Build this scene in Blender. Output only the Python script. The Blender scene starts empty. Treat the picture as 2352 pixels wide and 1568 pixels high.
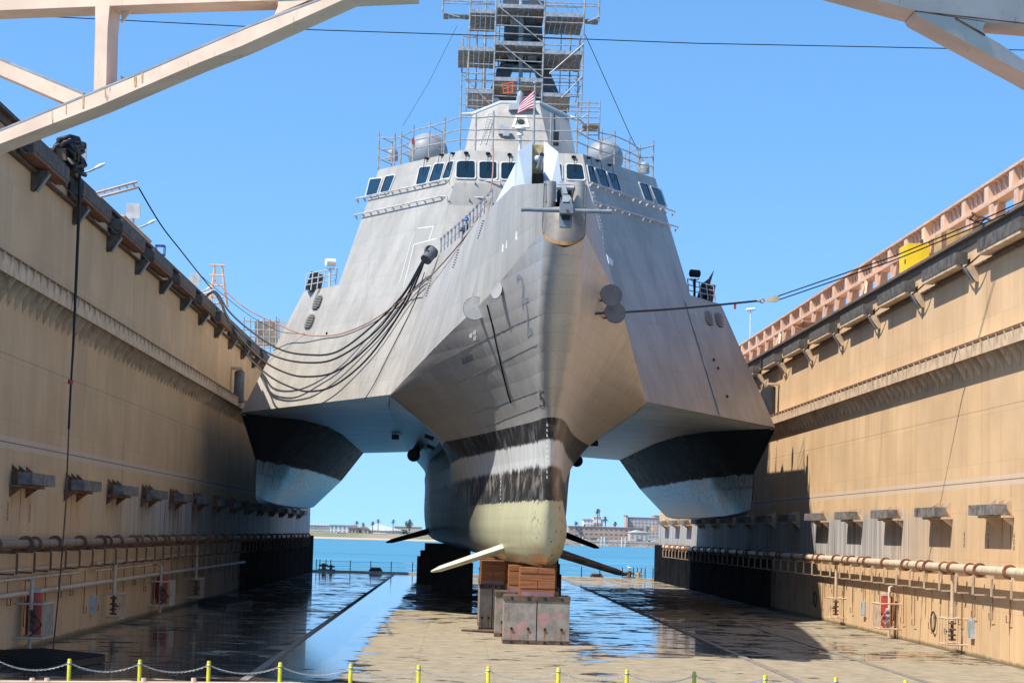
import bpy, math, random
from mathutils import Vector, Matrix
from mathutils.bvhtree import BVHTree
random.seed(7)
sc = bpy.context.scene
COL = sc.collection
V3 = Vector

# ------------------------------------------------------------------ camera
F, ROLL, HC = 5000.0, .027, 4.4
CY = V3((1045-1176, 784-1220, -F)).normalized()
CZ = V3((ROLL, 1, 0)); CZ.z = -(CZ.x*CY.x+CZ.y*CY.y)/CY.z; CZ.normalize()
CX = CY.cross(CZ)
CAM = V3((0, 0, HC))
M = Matrix((CX, CY, CZ))            # camera space -> world space
cd = bpy.data.cameras.new('camera'); cam = bpy.data.objects.new('camera', cd); COL.objects.link(cam)
cam.matrix_world = Matrix.Translation(CAM) @ M.to_4x4()
cd.sensor_width = 36; cd.lens = F/2352*36; cd.clip_start = .5; cd.clip_end = 20000
sc.camera = cam

def ray(x, y): return M @ V3((x-1176, 784-y, -F))
def P(x, y, D):
    r = ray(x, y); return CAM + r*(D/r.y)
def PX(x, y, X):
    r = ray(x, y); return CAM + r*(X/r.x)
def PZ(x, y, z):
    r = ray(x, y); return CAM + r*((z-HC)/r.z)
def PP(x, y, pl):                       # plane (point, normal)
    r = ray(x, y); return CAM + r*((pl[0]-CAM).dot(pl[1])/r.dot(pl[1]))

# ------------------------------------------------------------------ objects
ORG = {}
def tagp(o, label=None, cat=None, group=None, kind=None):
    for k, v in (('label', label), ('category', cat), ('group', group), ('kind', kind)):
        if v: o[k] = v
    return o
def thing(name, label, cat, loc, group=None):
    o = bpy.data.objects.new(name, None); COL.objects.link(o); o.location = V3(loc); o.empty_display_size = .3
    ORG[o.name] = V3(loc)
    return tagp(o, label, cat, group)

class MB:
    def __init__(s): s.v = []; s.f = []
    def add(s, vs, fs):
        n = len(s.v); s.v += [V3(v) for v in vs]; s.f += [tuple(i+n for i in f) for f in fs]; return s
    def quad(s, *p): return s.add(p, [tuple(range(len(p)))])
    def box(s, a, b):
        (x0, y0, z0), (x1, y1, z1) = a, b
        return s.add([(x0,y0,z0),(x1,y0,z0),(x1,y1,z0),(x0,y1,z0),(x0,y0,z1),(x1,y0,z1),(x1,y1,z1),(x0,y1,z1)],
                     [(0,3,2,1),(4,5,6,7),(0,1,5,4),(1,2,6,5),(2,3,7,6),(3,0,4,7)])
    def cbox(s, c, sx, sy, sz): return s.box((c[0]-sx/2,c[1]-sy/2,c[2]-sz/2),(c[0]+sx/2,c[1]+sy/2,c[2]+sz/2))
    def beam(s, a, b, w, h=None, up=(0, 0, 1)):
        a, b = V3(a), V3(b); h = h or w; d = (b-a).normalized(); up = V3(up)
        if abs(d.dot(up)) > .98: up = V3((0, 1, 0)) if abs(d.y) < .9 else V3((1, 0, 0))
        x = d.cross(up).normalized()*(w/2); y = x.cross(d).normalized()*(h/2)
        q = [p+i*x+j*y for p in (a, b) for i, j in ((-1,-1),(1,-1),(1,1),(-1,1))]
        return s.add(q, [(3,2,1,0),(4,5,6,7),(0,1,5,4),(1,2,6,5),(2,3,7,6),(3,0,4,7)])
    def tube(s, pts, r, n=8, cap=True):
        pts = [V3(p) for p in pts]; rs = r if isinstance(r, (list, tuple)) else [r]*len(pts)
        base = len(s.v); px = None
        for i, p in enumerate(pts):
            d = (pts[min(i+1, len(pts)-1)]-pts[max(i-1, 0)]).normalized()
            if px is None:
                px = d.orthogonal().normalized()
            px = (px-d*px.dot(d)).normalized(); py = d.cross(px)
            for k in range(n):
                a = 2*math.pi*k/n; s.v.append(p+(px*math.cos(a)+py*math.sin(a))*rs[i])
        for i in range(len(pts)-1):
            for k in range(n):
                s.f.append((base+i*n+k, base+i*n+(k+1)%n, base+(i+1)*n+(k+1)%n, base+(i+1)*n+k))
        if cap:
            s.f.append(tuple(base+k for k in reversed(range(n))))
            s.f.append(tuple(base+(len(pts)-1)*n+k for k in range(n)))
        return s
    def disc(s, c, axis, r, t, n=24):
        a = V3(axis).normalized()*t/2; return s.tube([V3(c)-a, V3(c)+a], r, n)
    def torus(s, c, axis, R, r, n=20, m=6):
        ax = V3(axis).normalized(); u = ax.orthogonal().normalized(); w = ax.cross(u); b = len(s.v)
        for i in range(n):
            a = 2*math.pi*i/n; d = u*math.cos(a)+w*math.sin(a)
            for j in range(m):
                t = 2*math.pi*j/m; s.v.append(V3(c)+d*(R+r*math.cos(t))+ax*(r*math.sin(t)))
        for i in range(n):
            for j in range(m):
                s.f.append((b+i*m+j, b+((i+1)%n)*m+j, b+((i+1)%n)*m+(j+1)%m, b+i*m+(j+1)%m))
        return s
    def grid(s, rows):
        b = len(s.v); n = len(rows[0])
        for r in rows: s.v += [V3(p) for p in r]
        for i in range(len(rows)-1):
            for j in range(n-1):
                s.f.append((b+i*n+j, b+i*n+j+1, b+(i+1)*n+j+1, b+(i+1)*n+j))
        return s
    def prism(s, poly, off):
        n = len(poly); o = V3(off); poly = [V3(p) for p in poly]
        return s.add(poly+[p+o for p in poly], [tuple(range(n)), tuple(reversed(range(n, 2*n)))] +
                     [(i, i+n, (i+1)%n+n, (i+1)%n) for i in range(n)])
    def sphere(s, c, r, n=20, m=12, z0=-1, sz=1):
        rows = []
        for i in range(m+1):
            zz = z0+(1-z0)*i/m if False else None
            a = math.asin(z0)+(math.pi/2-math.asin(z0))*i/m
            rows.append([V3(c)+V3((r*math.cos(a)*math.cos(2*math.pi*k/n), r*math.cos(a)*math.sin(2*math.pi*k/n), r*sz*math.sin(a))) for k in range(n+1)])
        return s.grid(rows)

def build(mb, name, mat, parent=None, label=None, smooth=None, fix=True, origin=None, cat=None, group=None, kind=None):
    org = ORG[parent.name] if parent else (V3(origin) if origin else V3((0, 0, 0)))
    me = bpy.data.meshes.new(name); me.from_pydata([tuple(v-org) for v in mb.v], [], mb.f)
    if fix:
        import bmesh
        bm = bmesh.new(); bm.from_mesh(me); bmesh.ops.recalc_face_normals(bm, faces=bm.faces); bm.to_mesh(me); bm.free()
    if smooth is not None:
        me.shade_smooth(); me.set_sharp_from_angle(angle=math.radians(smooth))
    me.materials.append(mat)
    o = bpy.data.objects.new(name, me); COL.objects.link(o)
    if parent: o.parent = parent
    else: o.location = org
    ORG[o.name] = org
    return tagp(o, label, cat, group, kind)
def build_split(mb, name, mat, parent, limit=100, **k):
    par = list(range(len(mb.v)))
    def find(a):
        while par[a] != a: par[a] = par[par[a]]; a = par[a]
        return a
    for f in mb.f:
        for i in f[1:]: par[find(i)] = find(f[0])
    grp = {}
    for f in mb.f: grp.setdefault(find(f[0]), []).append(f)
    gs = list(grp.values()); out = []
    for g in (gs[:limit] if len(gs) > limit else gs)+([sum(gs[limit:], [])] if len(gs) > limit else []):
        ids = sorted({i for f in g for i in f}); mp = {a: b for b, a in enumerate(ids)}
        m = MB(); m.v = [mb.v[i] for i in ids]; m.f = [tuple(mp[i] for i in f) for f in g]; out.append(build(m, name, mat, parent, **k))
    if len(gs) > limit: out[-1]['kind'] = 'stuff'
    return out
def children(o): return [c for c in bpy.data.objects if c.parent == o]
KIDS = {}
def copy_tree(o, parent=None, loc=None, label=None, scale=None, rz=None):
    c = o.copy(); COL.objects.link(c)
    if parent: c.parent = parent
    if loc is not None: c.location = V3(loc)
    if scale is not None: c.scale = (scale,)*3 if isinstance(scale, (int, float)) else scale
    if rz is not None: c.rotation_euler.z = rz
    if label: c['label'] = label
    for ch in KIDS.setdefault(o.name, children(o)): copy_tree(ch, c)
    return c
ORD = ['first','second','third','fourth','fifth','sixth','seventh','eighth','ninth','tenth','eleventh','twelfth','thirteenth','fourteenth','fifteenth','sixteenth','seventeenth','eighteenth','nineteenth','twentieth']

# ------------------------------------------------------------------ materials
def hexc(c): return (*c, 1) if len(c) == 3 else c
class NT:
    def __init__(s, name):
        s.m = bpy.data.materials.new(name); s.m.use_nodes = True; s.t = s.m.node_tree; s.b = s.t.nodes['Principled BSDF']
        s.geo = None
    def n(s, typ, **k):
        nd = s.t.nodes.new(typ)
        for a, v in k.items(): setattr(nd, a, v)
        return nd
    def l(s, a, b): s.t.links.new(a, b)
    def val(s, sock, v):
        if hasattr(v, 'links') or hasattr(v, 'is_linked'): s.l(v, sock)
        elif isinstance(v, (tuple, list)) and sock.type == 'RGBA': sock.default_value = hexc(tuple(v))
        else: sock.default_value = v
    def pos(s):
        if not s.geo: s.geo = s.n('ShaderNodeNewGeometry')
        return s.geo.outputs['Position']
    def xyz(s):
        if not hasattr(s, '_x'):
            q = s.n('ShaderNodeSeparateXYZ'); s.l(s.pos(), q.inputs[0]); s._x = q.outputs
        return s._x
    def math(s, op, a, b=0., c=0., clamp=False):
        q = s.n('ShaderNodeMath', operation=op); q.use_clamp = clamp
        for i, v in enumerate((a, b, c)): s.val(q.inputs[i], v)
        return q.outputs[0]
    def step(s, v, a, b):          # smooth ramp 0..1 between a and b
        q = s.n('ShaderNodeMapRange', interpolation_type='SMOOTHSTEP')
        s.val(q.inputs['Value'], v); q.inputs['From Min'].default_value = a; q.inputs['From Max'].default_value = b
        if a > b:
            q.inputs['From Min'].default_value = b; q.inputs['From Max'].default_value = a
            q.inputs['To Min'].default_value = 1; q.inputs['To Max'].default_value = 0
        return q.outputs['Result']
    def noise(s, scale=(1, 1, 1), sc=1., detail=4., rough=.55, dist=0., off=(0, 0, 0)):
        mp = s.n('ShaderNodeMapping'); s.l(s.pos(), mp.inputs['Vector']); mp.inputs['Scale'].default_value = scale; mp.inputs['Location'].default_value = off
        q = s.n('ShaderNodeTexNoise'); s.l(mp.outputs[0], q.inputs['Vector'])
        q.inputs['Scale'].default_value = sc; q.inputs['Detail'].default_value = detail; q.inputs['Roughness'].default_value = rough; q.inputs['Distortion'].default_value = dist
        return q.outputs['Fac']
    def mix(s, f, a, b, mode='MIX'):
        q = s.n('ShaderNodeMix', data_type='RGBA', blend_type=mode)
        s.val(q.inputs[0], f); s.val(q.inputs[6], a); s.val(q.inputs[7], b)
        return q.outputs[2]
    def bump(s, h, strength=.3, dist=.05):
        q = s.n('ShaderNodeBump'); s.l(h, q.inputs['Height']); q.inputs['Strength'].default_value = strength; q.inputs['Distance'].default_value = dist
        s.l(q.outputs[0], s.b.inputs['Normal'])
    def out(s, col, rough=.6, metal=0., spec=.4):
        s.val(s.b.inputs['Base Color'], col); s.val(s.b.inputs['Roughness'], rough); s.val(s.b.inputs['Metallic'], metal)
        s.val(s.b.inputs['Specular IOR Level'], spec)
        return s.m

def simple(name, c, rough=.55, metal=0., var=.18, sc=1.5, spec=.4, rust=0.):
    t = NT(name); f = t.noise(sc=sc, detail=6)
    d = tuple(x*(1-var) for x in c); l = tuple(min(1, x*(1+var)) for x in c)
    col = t.mix(t.step(f, .35, .65), d, l)
    if rust:
        r = t.noise(scale=(2.5, 2.5, .6), sc=1.3, detail=8, rough=.7, off=(3, 9, 1))
        col = t.mix(t.math('MULTIPLY', t.step(r, .62-rust*.12, .72), .8), col, (.19, .075, .03))
    return t.out(col, rough, metal, spec)

def plate_lines(t, axis, pitch, width, zp=None):
    # thin seam lines along an axis coordinate
    v = t.xyz()[axis]
    fr = t.math('FRACT', t.math('DIVIDE', v, pitch))
    return t.math('LESS_THAN', fr, width/pitch)

def wall_mat(name, base, dark):
    t = NT(name); X, D, Z = t.xyz()
    st = t.noise(scale=(1, 1.5, .07), sc=1.0, detail=8, rough=.62)      # vertical streaks
    st2 = t.noise(scale=(1, 4.5, .05), sc=1.0, detail=5, rough=.6, off=(0, 5, 2))
    cl = t.noise(sc=.35, detail=5, rough=.6)
    col = t.mix(t.step(cl, .3, .7), base, dark)
    col = t.mix(t.math('MULTIPLY', t.step(st, .45, .7), .28), col, tuple(c*.72 for c in dark))
    pt = t.noise(scale=(1, .16, .30), sc=1.0, detail=7, rough=.62, off=(2, 8, 5)); col = t.mix(t.math('MULTIPLY', t.step(pt, .45, .68), .28), col, (.48, .35, .225))
    col = t.mix(t.math('MULTIPLY', t.step(st2, .56, .72), .30), col, (.72, .58, .42))
    # plates: checkerboard of faintly different tone
    cp = t.math('FLOOR', t.math('DIVIDE', D, 3.05)); cz = t.math('FLOOR', t.math('DIVIDE', Z, 1.9))
    wn = t.n('ShaderNodeTexWhiteNoise', noise_dimensions='2D'); cb = t.n('ShaderNodeCombineXYZ'); t.l(cp, cb.inputs[0]); t.l(cz, cb.inputs[1]); t.l(cb.outputs[0], wn.inputs[0])
    col = t.mix(t.math('MULTIPLY', wn.outputs['Value'], .16), col, tuple(c*.6 for c in dark))
    # rust runs
    rr = t.noise(scale=(1, 2.6, .045), sc=1.0, detail=4, rough=.5, off=(0, 31, 7))
    rz = t.noise(sc=.22, detail=3, off=(7, 0, 0))
    low = t.math('ADD', t.math('MULTIPLY', t.step(Z, 4.5, 1.0), .5), t.math('MULTIPLY', t.step(rz, .5, .7), .7))
    col = t.mix(t.math('MULTIPLY', t.step(rr, .6, .7), low), col, (.33, .15, .05))
    # worn whitewashed band between fenders and pipe towards the far end
    far = t.step(D, 84, 112)
    band = t.math('MULTIPLY', t.step(t.math('ADD', Z, t.math('MULTIPLY', st2, 1.2)), 3.9, 4.2), t.step(t.math('ADD', Z, t.math('MULTIPLY', st, 1.4)), 6.9, 6.1))
    wb = t.mix(t.step(st2, .42, .62), (.26, .26, .27), (.50, .52, .53))
    wb = t.mix(t.math('MULTIPLY', t.step(st, .52, .66), .7), wb, (.12, .12, .13))
    col = t.mix(t.math('MULTIPLY', t.math('MULTIPLY', far, band), .85), col, wb)
    # repainted pale stripe with dark weld line
    stripe = t.math('MULTIPLY', t.step(Z, 6.68, 6.72), t.step(Z, 7.12, 7.08))
    col = t.mix(t.math('MULTIPLY', stripe, .6), col, (.62, .50, .40))
    ln = t.math('MULTIPLY', t.math('GREATER_THAN', Z, 6.88), t.math('LESS_THAN', Z, 6.92))
    ln2 = t.math('MULTIPLY', t.math('GREATER_THAN', Z, 9.7), t.math('LESS_THAN', Z, 9.73))
    col = t.mix(t.math('MULTIPLY', t.math('MAXIMUM', ln, t.math('MULTIPLY', ln2, .6)), .75), col, (.08, .06, .05))
    sm = t.math('LESS_THAN', t.math('FRACT', t.math('DIVIDE', D, 12.2)), .0035)
    col = t.mix(t.math('MULTIPLY', sm, t.math('MULTIPLY', t.math('LESS_THAN', Z, 12.2), .35)), col, (.09, .07, .05))
    hz_ = t.math('LESS_THAN', t.math('FRACT', t.math('DIVIDE', Z, 1.9)), .009); vz_ = t.math('LESS_THAN', t.math('FRACT', t.math('DIVIDE', D, 3.05)), .007)
    col = t.mix(t.math('MULTIPLY', t.math('MAXIMUM', hz_, vz_), .22), col, (.12, .09, .06))
    # growth at floor
    gb = t.step(t.math('ADD', Z, t.math('MULTIPLY', st, .25)), .35, .18)
    col = t.mix(t.math('MULTIPLY', gb, .8), col, (.10, .09, .05))
    t.bump(t.math('ADD', cl, t.math('MULTIPLY', st, .4)), .35, .03)
    return t.out(col, .7, 0, .12)

def ship_mat(name, base=(.375, .35, .305), var=.15):
    t = NT(name); X, D, Z = t.xyz()
    a = t.noise(scale=(1, 1, .35), sc=.6, detail=6, rough=.6); b = t.noise(scale=(3, 3, .25), sc=1., detail=4, off=(4, 1, 2))
    col = t.mix(t.step(a, .3, .7), tuple(c*(1-var) for c in base), tuple(c*(1+var) for c in base))
    col = t.mix(t.math('MULTIPLY', t.step(b, .5, .75), .35), col, tuple(c*1.22 for c in base))
    c = t.noise(scale=(.8, .8, .1), sc=2.2, detail=5, off=(9, 9, 9))
    col = t.mix(t.math('MULTIPLY', t.step(c, .57, .72), .3), col, tuple(q*.6 for q in base))
    cz = t.math('FLOOR', t.math('DIVIDE', Z, 1.2)); cx = t.math('FLOOR', t.math('DIVIDE', X, 2.6))
    wn = t.n('ShaderNodeTexWhiteNoise', noise_dimensions='2D'); cb = t.n('ShaderNodeCombineXYZ'); t.l(cx, cb.inputs[0]); t.l(cz, cb.inputs[1]); t.l(cb.outputs[0], wn.inputs[0])
    col = t.mix(t.math('MULTIPLY', wn.outputs['Value'], .12), col, tuple(q*.6 for q in base))
    seam = t.math('LESS_THAN', t.math('FRACT', t.math('DIVIDE', Z, 1.2)), .02)
    col = t.mix(t.math('MULTIPLY', t.math('MAXIMUM', seam, t.math('LESS_THAN', t.math('FRACT', t.math('DIVIDE', X, 2.6)), .012)), .22), col, (.1, .1, .1))
    r1 = t.noise(scale=(3, 3, .12), sc=1.3, detail=5, off=(5, 2, 7)); col = t.mix(t.math('MULTIPLY', t.step(r1, .62, .72), .45), col, (.25, .17, .10))
    pz = t.math('SINE', t.math('MULTIPLY', t.math('FRACT', t.math('DIVIDE', Z, 1.2)), 3.1416)); px_ = t.math('SINE', t.math('MULTIPLY', t.math('FRACT', t.math('DIVIDE', X, .87)), 3.1416))
    t.bump(t.math('ADD', t.math('MULTIPLY', t.math('MULTIPLY', pz, px_), a), t.math('MULTIPLY', a, .6)), .5, .03)
    return t.out(col, .5, .08, .35)

def hull_mat():
    t = NT('hull_paint'); X, D, Z = t.xyz()
    a = t.noise(scale=(1, 1, .35), sc=.6, detail=6); s = t.noise(scale=(2.4, 2.4, .22), sc=1.4, detail=9, rough=.68)
    s2 = t.noise(scale=(5, 5, .3), sc=1.6, detail=6, rough=.6, off=(2, 3, 4)); sm = t.noise(sc=1.1, detail=9, rough=.7, off=(1, 7, 3))
    g = t.mix(t.step(a, .3, .7), (.46, .45, .43), (.54, .53, .505))
    g = t.mix(t.math('MULTIPLY', t.step(s2, .5, .75), .4), g, (.27, .26, .25))
    cz = t.math('FLOOR', t.math('DIVIDE', Z, .62)); cd_ = t.math('FLOOR', t.math('DIVIDE', D, 2.2))
    wn = t.n('ShaderNodeTexWhiteNoise', noise_dimensions='2D'); cb = t.n('ShaderNodeCombineXYZ'); t.l(cd_, cb.inputs[0]); t.l(cz, cb.inputs[1]); t.l(cb.outputs[0], wn.inputs[0])
    g = t.mix(t.math('MULTIPLY', wn.outputs['Value'], .16), g, (.26, .25, .24))
    seam = t.math('LESS_THAN', t.math('FRACT', t.math('DIVIDE', Z, .62)), .03)
    g = t.mix(t.math('MULTIPLY', seam, .25), g, (.1, .1, .1))
    zz = t.math('ADD', Z, t.math('MULTIPLY', t.math('SUBTRACT', s, .5), .5))
    zr = t.math('ADD', Z, t.math('MULTIPLY', t.math('SUBTRACT', sm, .5), 1.1))
    blk = t.mix(t.step(t.math('ADD', t.math('MULTIPLY', s, .5), t.math('MULTIPLY', sm, .5)), .48, .62), (.02, .021, .023), (.17, .175, .18))
    blk2 = t.mix(t.step(sm, .46, .62), (.035, .034, .034), (.26, .24, .215))
    wht = t.mix(t.step(s, .4, .7), (.66, .68, .68), (.50, .51, .51))
    khk = t.mix(t.step(a, .3, .7), (.46, .455, .29), (.53, .52, .36))
    khk = t.mix(t.math('MULTIPLY', t.step(s2, .58, .75), .5), khk, (.30, .29, .20))
    # scraped spots near the stem
    sp = t.math('MULTIPLY', t.step(t.noise(sc=3.4, detail=8, rough=.75, off=(5, 5, 5)), .56, .62), t.step(D, 88.6, 87.0))
    khk = t.mix(t.math('MULTIPLY', sp, .85), khk, (.07, .08, .06))
    aft = t.step(D, 99, 113)
    khk_shade = t.mix(t.step(s, .46, .66), (.018, .022, .025), (.15, .18, .20))  # shadow side of the hull aft, put into the khaki as dark streaks
    khk = t.mix(aft, khk, khk_shade)
    c = t.mix(t.step(zz, 5.70, 5.74), khk, blk)
    c = t.mix(t.step(zr, 6.70, 6.86), c, wht)
    c = t.mix(t.math('MULTIPLY', t.step(zr, 6.1, 6.6), t.step(zr, 7.2, 6.95)), c, blk2)
    c = t.mix(t.step(zz, 8.02, 8.14), c, blk)
    c = t.mix(t.step(Z, 8.90, 8.93), c, g)
    # aft of the flare everything above is pale blue grey and streaked
    hb = t.mix(t.step(s, .45, .7), (.50, .60, .65), (.16, .19, .21))
    up = t.math('MULTIPLY', t.step(D, 124, 129), t.step(Z, 8.6, 9.0))
    c = t.mix(up, c, hb)
    pz = t.math('SINE', t.math('MULTIPLY', t.math('FRACT', t.math('DIVIDE', Z, .62)), 3.1416)); px_ = t.math('SINE', t.math('MULTIPLY', t.math('FRACT', t.math('DIVIDE', D, 1.1)), 3.1416))
    t.bump(t.math('ADD', t.math('MULTIPLY', t.math('MULTIPLY', pz, px_), .55), t.math('ADD', a, t.math('MULTIPLY', sm, .25))), .45, .035)
    gz = t.math('MULTIPLY', t.step(Z, 8.90, 8.93), .25)
    return t.out(c, .42, gz, .5)

def haunch_mat():
    t = NT('underdeck_paint'); X, D, Z = t.xyz()
    s = t.noise(scale=(.22, 2.2, 1.6), sc=1.6, detail=9, rough=.7); a = t.noise(sc=.35, detail=6)
    c = t.mix(t.step(a, .3, .7), (.52, .65, .72), (.66, .78, .85))
    c = t.mix(t.math('MULTIPLY', t.step(s, .47, .62), .8), c, (.14, .19, .23))
    rib = t.math('LESS_THAN', t.math('FRACT', t.math('DIVIDE', D, 7.3)), .012)
    c = t.mix(t.math('MULTIPLY', rib, .6), c, (.04, .045, .05))
    t.bump(s, .3, .03)
    return t.out(c, .35, .1, .5)

def ama_mat():
    t = NT('sidehull_paint'); X, D, Z = t.xyz()
    s = t.noise(scale=(1.1, .5, 1.5), sc=1.1, detail=9, rough=.7); s2 = t.noise(scale=(3, 2, .3), sc=1.3, detail=6, rough=.6, off=(3, 3, 3))
    aft = t.step(D, 150, 182)
    thr = t.math('SUBTRACT', t.math('ADD', s, t.math('MULTIPLY', aft, .09)), 0)
    sc_ = t.math('MULTIPLY', t.math('MULTIPLY', t.step(D, 165, 172), t.step(D, 181, 177)), t.step(s, .44, .52)); blk = t.mix(t.math('MULTIPLY', t.step(thr, .50, .58), t.step(D, 134, 142)), (.005, .006, .007), (.09, .095, .095)); blk = t.mix(t.math('MULTIPLY', sc_, .8), blk, (.30, .38, .42))  # black paint band, with the shadow below the deck put into its colour
    blu = t.mix(t.step(s2, .42, .7), (.60, .72, .78), (.16, .19, .21))
    blu = t.mix(t.math('MULTIPLY', t.step(s, .54, .62), .7), blu, (.38, .33, .28))
    zt = t.math('SUBTRACT', t.math('SUBTRACT', Z, 6.7), t.math('MULTIPLY', t.math('SUBTRACT', D, 135), .017))
    low = t.mix(t.step(s2, .4, .7), (.10, .115, .125), (.16, .175, .18))
    c = t.mix(t.step(zt, -.01, .02), low, blu)
    mb_ = t.math('MULTIPLY', t.step(t.math('ADD', Z, t.math('MULTIPLY', s2, .5)), 7.72, 7.78), t.step(t.math('ADD', Z, t.math('MULTIPLY', s, .6)), 8.02, 7.92)); c = t.mix(t.math('MULTIPLY', mb_, .8), c, (.03, .03, .035))
    zz = t.math('ADD', Z, t.math('MULTIPLY', t.math('SUBTRACT', s, .5), .7))
    c = t.mix(t.step(zz, 8.30, 8.42), c, blk)
    t.bump(s, .25, .03)
    return t.out(c, t.math('ADD', .27, t.math('MULTIPLY', t.step(zz, 8.34, 8.42), .35)), 0, t.math('SUBTRACT', .5, t.math('MULTIPLY', t.step(zz, 8.34, 8.42), .4)))

def floor_mat():
    t = NT('wet_dock_floor'); X, D, Z = t.xyz()
    big = t.noise(scale=(.10, .10, 1), sc=1., detail=4)
    st = t.noise(scale=(.45, .38, 1), sc=1., detail=8, rough=.66)        # streaks running across the dock
    st2 = t.noise(scale=(.75, .95, 1), sc=1., detail=7, rough=.66, off=(4, 9, 0))
    wet = t.math('ADD', t.math('MULTIPLY', t.math('SUBTRACT', st, .5), 1.9), t.math('MULTIPLY', t.math('SUBTRACT', st2, .5), 1.7))
    # dryness map: centre strip dry, sides and far end wet
    dry = t.math('MULTIPLY', t.step(X, -3.4, -1.9), t.step(X, 5.2, 3.8))
    nearr = t.math('MULTIPLY', t.math('MULTIPLY', t.step(X, 3.6, 6.2), t.step(D, 84, 76)), .95)
    dry = t.math('MAXIMUM', t.math('MULTIPLY', dry, t.step(D, 118, 96)), nearr)
    edge = t.math('MULTIPLY', t.step(X, 10.8, 12.2), t.step(D, 150, 120))
    dry = t.math('MAXIMUM', dry, t.math('MULTIPLY', edge, .15))
    w = t.math('SUBTRACT', t.math('ADD', wet, t.math('MULTIPLY', t.math('SUBTRACT', big, .5), 1.3)), t.math('MULTIPLY', dry, .34))
    strip = t.math('MULTIPLY', t.math('MULTIPLY', t.step(X, -6.2, -5.6), t.step(X, -3.0, -3.8)), t.step(D, 60, 72))
    rst = t.math('MULTIPLY', t.math('MULTIPLY', t.step(X, 5.3, 6.2), t.step(X, 11, 10.3)), t.step(D, 78, 88))
    w = t.math('ADD', w, t.math('ADD', t.math('ADD', t.math('MULTIPLY', t.step(X, -5.4, -6.6), .3), t.math('MULTIPLY', strip, .9)), t.math('MULTIPLY', rst, .35)))
    wm = t.step(w, -.04, .10)
    grain = t.noise(sc=1.3, detail=8, rough=.65); g2 = t.noise(scale=(1, .15, 1), sc=2., detail=6)
    dryc = t.mix(t.step(grain, .3, .7), (.235, .195, .135), (.335, .285, .205))
    dryc = t.mix(t.math('MULTIPLY', t.step(g2, .56, .7), .4), dryc, (.22, .18, .13))
    wet_col = t.mix(t.step(grain, .35, .65), (.06, .052, .044), (.12, .10, .08))  # base tone of the wet floor
    # floor seams
    sx = t.math('LESS_THAN', t.math('FRACT', t.math('DIVIDE', t.math('ADD', X, 40.35), 2.45)), .012)
    sd = t.math('LESS_THAN', t.math('FRACT', t.math('DIVIDE', D, 6.1)), .02)
    dryc = t.mix(t.math('MULTIPLY', t.math('MAXIMUM', sx, sd), .25), dryc, (.10, .075, .05))
    c = t.mix(wm, dryc, wet_col)
    st3 = t.noise(scale=(.40, .62, 1), sc=1., detail=8, rough=.7, off=(17, 3, 0))
    film = t.math('ADD', t.math('SUBTRACT', st3, .5), t.math('ADD', t.math('MULTIPLY', strip, .15), t.math('MULTIPLY', rst, .05)))
    film = t.math('ADD', film, t.math('ADD', t.math('MULTIPLY', t.step(X, -5.6, -7.0), .055), t.math('MULTIPLY', t.step(X, 10.5, 12), .03)))
    fm = t.math('MULTIPLY', wm, t.step(film, -.012, .012))
    c = t.mix(t.math('MULTIPLY', wm, t.math('SUBTRACT', 1., fm)), c, t.mix(grain, (.028, .022, .017), (.065, .05, .036)))
    r = t.math('SUBTRACT', .72, t.math('MULTIPLY', fm, .68))
    sp = t.math('ADD', t.math('MULTIPLY', fm, .5), t.math('MULTIPLY', wm, .04))
    h = t.math('ADD', t.math('MULTIPLY', st2, .5), t.math('MULTIPLY', t.noise(scale=(.6, 5, 1), sc=2., detail=3, off=(8, 1, 0)), .5))
    t.bump(h, .2, .012)
    return t.out(c, r, 0, sp)

def sea_mat():
    t = NT('bay_water'); n1 = t.noise(scale=(.012, .05, 1), sc=1., detail=8, rough=.65); n2 = t.noise(scale=(.15, .5, 1), sc=1., detail=6)
    c = t.mix(t.step(n1, .3, .7), (.05, .19, .29), (.085, .26, .37))
    c = t.mix(t.math('MULTIPLY', t.step(n1, .62, .68), .5), c, (.30, .50, .58))
    t.bump(n2, .6, .5)
    return t.out(c, .45, 0, .12)

TAN = (.63, .455, .31)
m_wallR = wall_mat('tan_dock_paint', (.72, .49, .28), (.61, .405, .225))
m_wall = m_wallR
m_ledge = simple('tan_ledge_paint', (.58, .42, .27), .6, rust=.6)
m_truss = simple('peach_steel_paint', (.74, .50, .345), .5, var=.09, sc=.8, rust=.2)
m_girder = simple('salmon_girder_paint', (.62, .40, .28), .55, var=.1, rust=.5)
m_rust = simple('rusty_steel', (.20, .085, .04), .8, var=.4, sc=4)
m_dkrust = simple('dark_rusty_steel', (.11, .072, .05), .8, var=.4, sc=3)
m_timberg = simple('weathered_grey_timber', (.17, .155, .14), .85, var=.35, sc=3)
m_timberb = simple('black_rubbing_timber', (.10, .088, .075), .8, var=.35, sc=2.5)
m_pipe = simple('cream_pipe_paint', (.60, .45, .31), .5, var=.12, sc=3, rust=.7)
m_red = simple('faded_red_paint', (.42, .045, .04), .5, var=.2)
m_black = simple('black_rubber', (.012, .012, .013), .55, var=.3)
m_dark = simple('dark_matte_steel', (.012, .013, .015), .9, var=.4, spec=0.)  # matte near-black steel shared by many dark parts
m_galv = simple('galvanised_steel', (.36, .36, .36), .5, .15, var=.2, sc=5)
m_ltgrey = simple('light_grey_paint', (.52, .53, .53), .5, var=.06)
m_dome = simple('radome_grey', (.25, .27, .29), .5, var=.06)
m_gun = simple('turret_blue_grey', (.44, .51, .58), .45, var=.04)
m_anchor = simple('anchor_grey_paint', (.20, .225, .245), .5, var=.12, sc=3)
m_glass = NT('bridge_glass'); m_glass = m_glass.out((.006, .022, .035), .08, 0, .5)
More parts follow.
